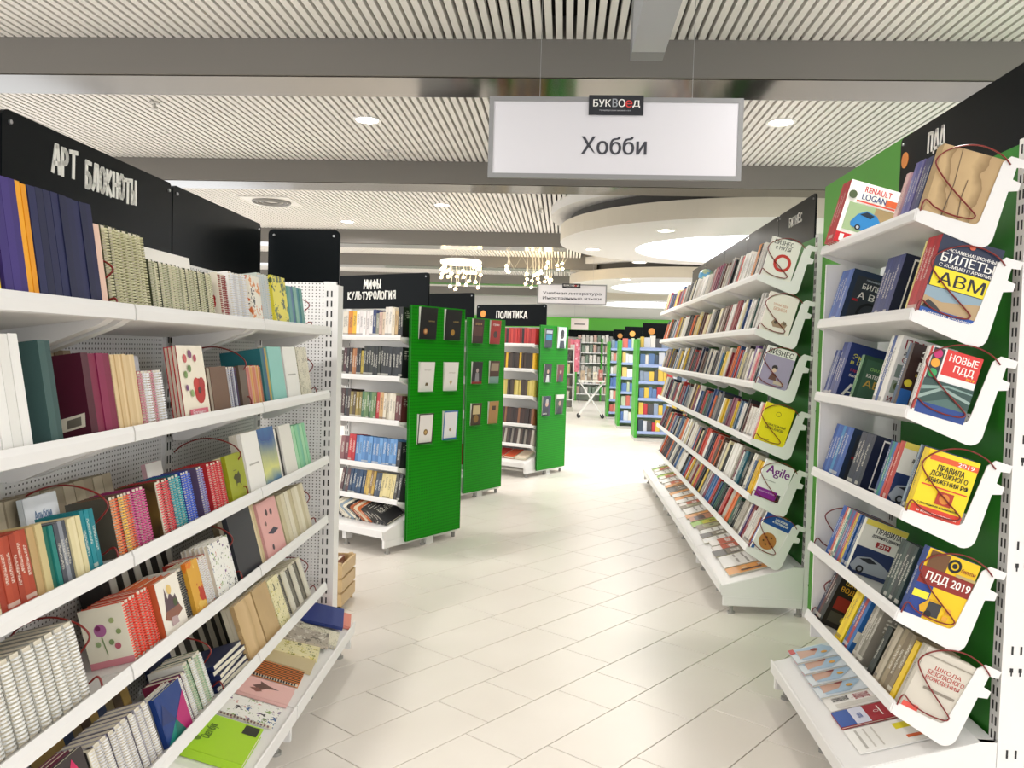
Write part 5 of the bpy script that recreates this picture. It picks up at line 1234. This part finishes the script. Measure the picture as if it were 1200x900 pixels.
# second gondola, mostly hidden
F2 = gondola_frame(-1.13, 8.24)
gondola_base(bay(F2, 0, .95, SH_M, 'white bookcase hidden behind the culture bookcase, second green panel', 1.87, mat('D8D6D2', .5), False, last=True), .95)
header(F2, .10, .95, 1.87, 2.15, [], 'plain black header board between the culture and politics boards', y=.0)
end_panel(F2, 'second green perforated end panel with six dark and tan books', [
    (.12, 1.62, .18, .25, 'fo_p1', 'dark brown book, top left on the second green panel', .03), (-.18, 1.62, .18, .25, 'fo_p2', 'red book, top right on the second green panel', .03),
    (.12, 1.2, .17, .23, 'fo_p3', 'black book with grey figure, middle left on the second green panel', .03), (-.18, 1.2, .17, .24, 'fo_p4', 'brown and teal book, middle right on the second green panel', .03),
    (.12, .77, .17, .23, 'fo_p5', 'ornamented dark tan book, bottom left on the second green panel', .03), (-.18, .77, .17, .24, 'fo_p6', 'tan book, bottom right on the second green panel', .03)])
S2 = [shelf_m(F2, 0, *s) for s in SH_M]
for k in range(5):
    for i in range(7): add_far(S2[k] @ T(.012+.033*i, -.015, .0008), .031, .15, .21, R0.choice(PALB))
# third gondola: politics
F3 = gondola_frame(-.441, 10.04)
gondola_base(bay(F3, 0, 1.1, SH_M, 'white bookcase of politics books beside the third green panel', 1.87, mat('D8D6D2', .5), False, last=True), 1.1)
header(F3, .06, 1.17, 1.87, 2.15, [('ПОЛИТИКА', .84, 1.975, .5, .085)], 'black header board lettered ПОЛИТИКА with orange dot', y=.0, dot=(1.06, 2.03, .045))
end_panel(F3, 'third green perforated end panel with six portrait books', [
    (.11, 1.6, .17, .24, 'fo_q1', 'dark book with blue band, top left on the third green panel', .03), (-.2, 1.6, .2, .27, 'fo_q2', 'pale book with dark portrait, top right on the third green panel', .03),
    (.11, 1.17, .16, .23, 'fo_q3', 'black portrait book, middle left on the third green panel', .03), (-.19, 1.17, .15, .22, 'fo_q4', 'dark red portrait book, middle right on the third green panel', .03),
    (.12, .75, .18, .25, 'fo_q5', 'navy book with grey-haired portrait, bottom left on the third green panel', .03), (-.19, .76, .18, .25, 'fo_q6', 'green and white portrait book, bottom right on the third green panel', .03)])
S3_ = [shelf_m(F3, 0, *s) for s in SH_M]
POL = [['B8302E','C03834','A82A2C','C8443A','B03030','1E1C1E','8A2226'], ['E0B02A','3A2C22','32261E','2A221C','44342A','3A2C22'], ['C8B45A','D2C06A','C0AC52','4A3A2A','3A2E24','44362A'], ['8A5A3A','3A2620','2E201C','34241E','40281F','3A2620'], ['B8B0A4','4A3A34','3A302C','8A8278','2E2826','5A4C44']]
for k in range(5):
    for i in range(20): add_far(S3_[k] @ T(.012+.034*i, -.015-R0.uniform(0, .008), .0008), .032, .15, .21*R0.uniform(.94, 1), POL[k][i % len(POL[k])])
for i, c in enumerate(['E8D8C0', 'C8542E', 'B8362A', 'D8843A']):
    flat_book(tray_m(F3, .14+.17*i, .27, .004), .15, .24, .03, c, None, '%s book lying on the politics tray, %s from the green panel' % (cname(c), ordn(i)), 'books lying on the politics tray')
# wooden crate behind the left run
t = thing('wooden_crate', 'pale wooden slatted crate on the floor behind the left run', 'crate', T(-1.62, 4.72, 0))
M_CR = PAT['wood']
for z in (.03, .115, .2):
    for y in (0, .3): MB().box(0, y, z, .36, y+.012, z+.07).obj('slat', M_CR, t)
    for x in (0, .348): MB().box(x, .012, z, x+.012, .3, z+.07).obj('slat', M_CR, t)
for x in (.012, .324):
    for y in (.012, .276): MB().box(x, y, 0, x+.024, y+.024, .28).obj('corner_post', M_CR, t)
MB().box(.012, .012, .015, .348, .3, .03).obj('bottom_board', M_CR, t)
for i, c in enumerate(['8A7A8A', '6A4A5A', 'B8A890', '4A5A6A', '9A6A5A']):
    book(T(-1.57+i*.055, 5.0, .032), .03, .24, .235, c, '%s book standing in the wooden crate, %s from its left' % (cname(c), ordn(i)), 'books in the wooden crate')

# ------------------------------------------------------------------ far background
def far_gondola(x, y, L, h, label, tint, seed, zt=2.08):
    """shelves face the camera, green end towards the aisle"""
    F = frame(x, y, .0, -1)        # u grows to the left in the picture -> use mirrored placement
    rr = random.Random(seed)
    F = Matrix(((1, 0, 0, x), (0, 1, 0, y), (0, 0, 1, 0), (0, 0, 0, 1)))
    t = thing('far_gondola', label, 'shelving', F)
    MB().box(0, .0, .05, .05, .75, h).obj('green_end', mat('3E9E2C', .5), t)
    MB().box(.05, .36, .05, L, .4, h).obj('back_panel', mat('BFD8B8', .5), t)
    MB().box(.0, -.08, .0, L, .8, .05).obj('plinth', mat('B8B6B0', .5), t)
    for k in range(6):
        z = .16 + k*.3
        s = MB().box(.05, .02, z-.02, L, .36, z).obj('shelf_board', M_WHITE, t)
        MB().box(.05, .008, z-.04, L, .02, z+.012).obj('price_strip', mat('9AACD6', .4), s)
    for k in range(6):
        z = .16 + k*.3; u = .07; i = 0
        while u < L-.08:
            c = rr.choice(tint); w = rr.uniform(.05, .11); hh = rr.uniform(.17, .23)
            add_far(F @ T(u+w, .04, z+.0005) @ RZ(PI), w, .12, hh, c)
            u += w+.006; i += 1
    hb = thing('header_board', 'small black header board with orange dot over the %s' % label.split(' with ')[0], 'sign board', F @ T(.12, .3, h))
    MB().box(0, 0, 0, L-.12, .02, zt-h).obj('board', M_BLACK, hb)
    mb = MB(); mb.prism([(.16+.06*math.cos(2*PI*i/16), (zt-h)*.5+.06*math.sin(2*PI*i/16)) for i in range(16)], -.006, 0, 'y'); mb.obj('orange_sticker', mat('E09A4A', .5), hb)
    return t
BL = ['5A7AB8','E8E6E2','D8DCE4','C86A5E','E0DCD4','6A92C8','E2C47A','F0EEEA','8A9EB0','D88A7A','CFC6B8','B8C4A8']
far_gondola(1.28, 14.9, 1.5, 1.82, 'nearest distant bookcase right of the aisle with green end', ['8A9AB0','C8CCD4','3A4A5A','B8343A','E0DED8','5A7AA8','D8B84A','4A4A4C'], 1, 2.12)
far_gondola(1.12, 17.2, 1.5, 1.82, 'middle distant bookcase right of the aisle with green end', BL, 2, 2.12)
far_gondola(1.02, 19.6, 1.5, 1.82, 'farthest distant bookcase right of the aisle with green end', BL, 3, 2.12)
# bookcase against the far wall
t = thing('far_wall_bookcase', 'white bookcase with green posts at the far wall', 'shelving', T(.35, 26.6, 0))
for x in (0, .8, 1.6): MB().box(x, 0, 0, x+.05, .4, 2.0).obj('post', mat('3E9E2C', .5), t)
MB().box(0, .4, 0, 1.65, .42, 2.0).obj('back_panel', mat('DCE4D8', .6), t)
for k in range(6): MB().box(.05, .0, .2+k*.33, 1.6, .4, .23+k*.33).obj('shelf_board', M_WHITE, t)
rr = random.Random(9)
for k in range(6):
    for i in range(12):
        c = rr.choice(['B8B4AC','D8D4CA','8A8A84','C8A89A','7A8A7A','E4E0D8'])
        add_far(T(.35+.16+.125*i, 26.66, .2308+k*.33) @ RZ(PI), .1, .14, rr.uniform(.2, .26), c)
t = thing('wall_fascia', 'bright green fascia with black strip along the far wall', 'fascia', T(-6, 27.05, 2.05))
MB().box(0, 0, .22, 9.5, .1, .62).obj('green_band', mat('5DB83A', .5), t); MB().box(0, -.01, 0, 9.5, .1, .22).obj('black_band', M_BLACK, t)
# shelving islands further left, seen between the politics panel and the table
rr = random.Random(15)
for g, (x, y, lb) in enumerate([(-.75, 21.5, 'low pale display island left of the folding table'), (-2.4, 20.0, 'low pale display island behind the politics bookcase')]):
    t = thing('display_island', lb, 'shelving', T(x, y, 0))
    MB().box(0, 0, 0, 1.0, .5, .12).obj('plinth', mat('C8C4BA', .6), t)
    MB().box(0, .46, .12, 1.0, .5, 1.75).obj('back_panel', mat('D8D4CA', .6), t)
    for x0 in (0, .97): MB().box(x0, 0, .12, x0+.03, .5, 1.75).obj('side_panel', M_WHITE, t)
    for k in range(5): MB().box(.03, 0, .3+k*.33, .97, .46, .33+k*.33).obj('shelf_board', M_WHITE, t)
    for k in range(5):
        for i in range(7):
            c = rr.choice(['B8A890','8A7A6A','D8CFC0','4A4A4A','C87A7A','A8B0A0','E0D0A0'])
            add_far(T(x+.14+.125*i, y+.08, .3305+k*.33) @ RZ(PI), .09, .16, rr.uniform(.17, .25), c)
# folding table on castors
t = thing('folding_table', 'white folding table with crossed legs on castors in the distance', 'table', T(.34, 19.5, 0))
MB().box(0, 0, .86, .62, .5, .9).obj('table_top', mat('E0DCD2', .5), t)
for y in (.06, .44):
    mb = MB(); mb.tube([(.03, y, .06), (.59, y, .86)], .014, 8); mb.obj('leg', mat('E6E4E0', .4), t)
    mb = MB(); mb.tube([(.59, y+.03, .06), (.03, y+.03, .86)], .014, 8); mb.obj('leg', mat('E6E4E0', .4), t)
    for x in (.03, .59):
        mb = MB(); mb.cyl((0, 0), .045, -.012, .012, 14, M=T(x, y+(.03 if x > .3 else 0), .045) @ RX(PI/2)); mb.obj('castor', mat('222222', .5), t)
for i, (x, c, h) in enumerate([(.05, 'B8A088', .22), (.2, '8A7A6A', .28), (.34, 'D8CDBA', .2), (.47, 'A8625A', .25)]):
    o = link('book', ME_ONE, None, T(.34+x, 19.62, .9005) @ RZ(PI) @ T(-.1, 0, 0) @ S3(.1, .16, h)); o.color = colr(c)
    tag(o, '%s book standing on the folding table, %s from its left' % (cname(c), ordn(i)), 'book', 'books on the folding table'); NB[0] += 1
# string-light decorations
M_BULB = mat('FFE2A8', .4, emit=14.0, name='warm_bulb')
rr = random.Random(2)
def garland(x, y, z, w, n, label, bar):
    t = thing('light_garland', label, 'string lights', T(x, y, z))
    if bar:
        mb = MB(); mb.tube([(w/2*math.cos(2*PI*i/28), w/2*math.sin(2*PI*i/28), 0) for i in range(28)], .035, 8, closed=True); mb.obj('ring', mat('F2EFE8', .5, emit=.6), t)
        for i in range(3):
            a = 2*PI*i/3; MB().tube([(w/2*math.cos(a), w/2*math.sin(a), 0), (0, 0, ZC-z)], .003, 5).obj('suspension_wire', mat('C0C0C0', .3), t)
    else:
        MB().tube([(-w/2+w*i/8, 0, (ZC-z)*(.2 if i % 2 else .9)) for i in range(9)], .004, 5).obj('cable', mat('D8D4C8', .5), t)
    for i in range(n):
        a = 2*PI*i/n
        px, py = (w/2*math.cos(a), w/2*math.sin(a)) if bar else (rr.uniform(-w/2, w/2), rr.uniform(-.3, .3))
        dz = -rr.uniform(.06, .42) if bar else rr.uniform(-.25, .2)
        top = 0 if bar else (ZC-z)
        s = MB().tube([(px, py, top), (px+.02, py, dz*.5+top*.5), (px, py, dz), (px-.03, py, dz-.04)], .006, 5).obj('strand', mat('E8E2D2', .4), t)
        mb = MB()
        for q in range(2):
            m_ = T(px+rr.uniform(-.02, .02), py, dz*(.5+.5*q))
            mb.cyl((0, 0), .022, -.022, 0, 8, M=m_, r2=.03); mb.cyl((0, 0), .03, 0, .02, 8, M=m_, r2=.012)
        mb.obj('bulbs', M_BULB, s)
garland(-1.75, 13.6, 2.98, .62, 16, 'ring chandelier of warm string lights hanging from the far slats', True)
garland(-.55, 15.0, 2.95, 1.1, 16, 'loose warm string lights hanging right of the ring chandelier', False)
# pink cloth banner
t = thing('hanging_garment', 'pink patterned cloth hanging before the far bookcase', 'cloth', T(.05, 25.2, .95))
N_ = 9; vs = []; fs = []
for i in range(N_):
    for j in range(2): vs.append((.42*i/(N_-1), .03*math.sin(i*1.9), j*1.0))
for i in range(N_-1): fs.append((2*i, 2*i+2, 2*i+3, 2*i+1))
mb = MB(); mb.add(vs, fs); mb.add([(x, y+.01, z) for x, y, z in vs], [f[::-1] for f in fs]); mb.obj('cloth', make_floral('pink_cloth', 'E27A8A', ['F0C0C8','C8506A'], 12, .4, 1.3), t)
MB().tube([(-.03, 0, 1.0), (.45, 0, 1.0)], .012, 8).obj('rail', mat('8A8A8A', .4), t)
for x in (0, .42): MB().tube([(x, 0, -.95), (x, 0, 1.0)], .012, 8).obj('stand', mat('8A8A8A', .4), t)
me = bpy.data.meshes.new('row_of_books'); me.from_pydata(far_stuff['v'], [], far_stuff['f'])
at = me.color_attributes.new('tint', 'FLOAT_COLOR', 'CORNER')
buf = []
for c in far_stuff['c']: buf += list(c)*4
at.data.foreach_set('color', buf); me.materials.append(M_ATTR)
tag(link('row_of_books', me), 'distant rows of books along the far right run and the background shelves', 'books', kind='stuff')
print('BOOKS', NB[0], 'OBJECTS', len(COL.objects))
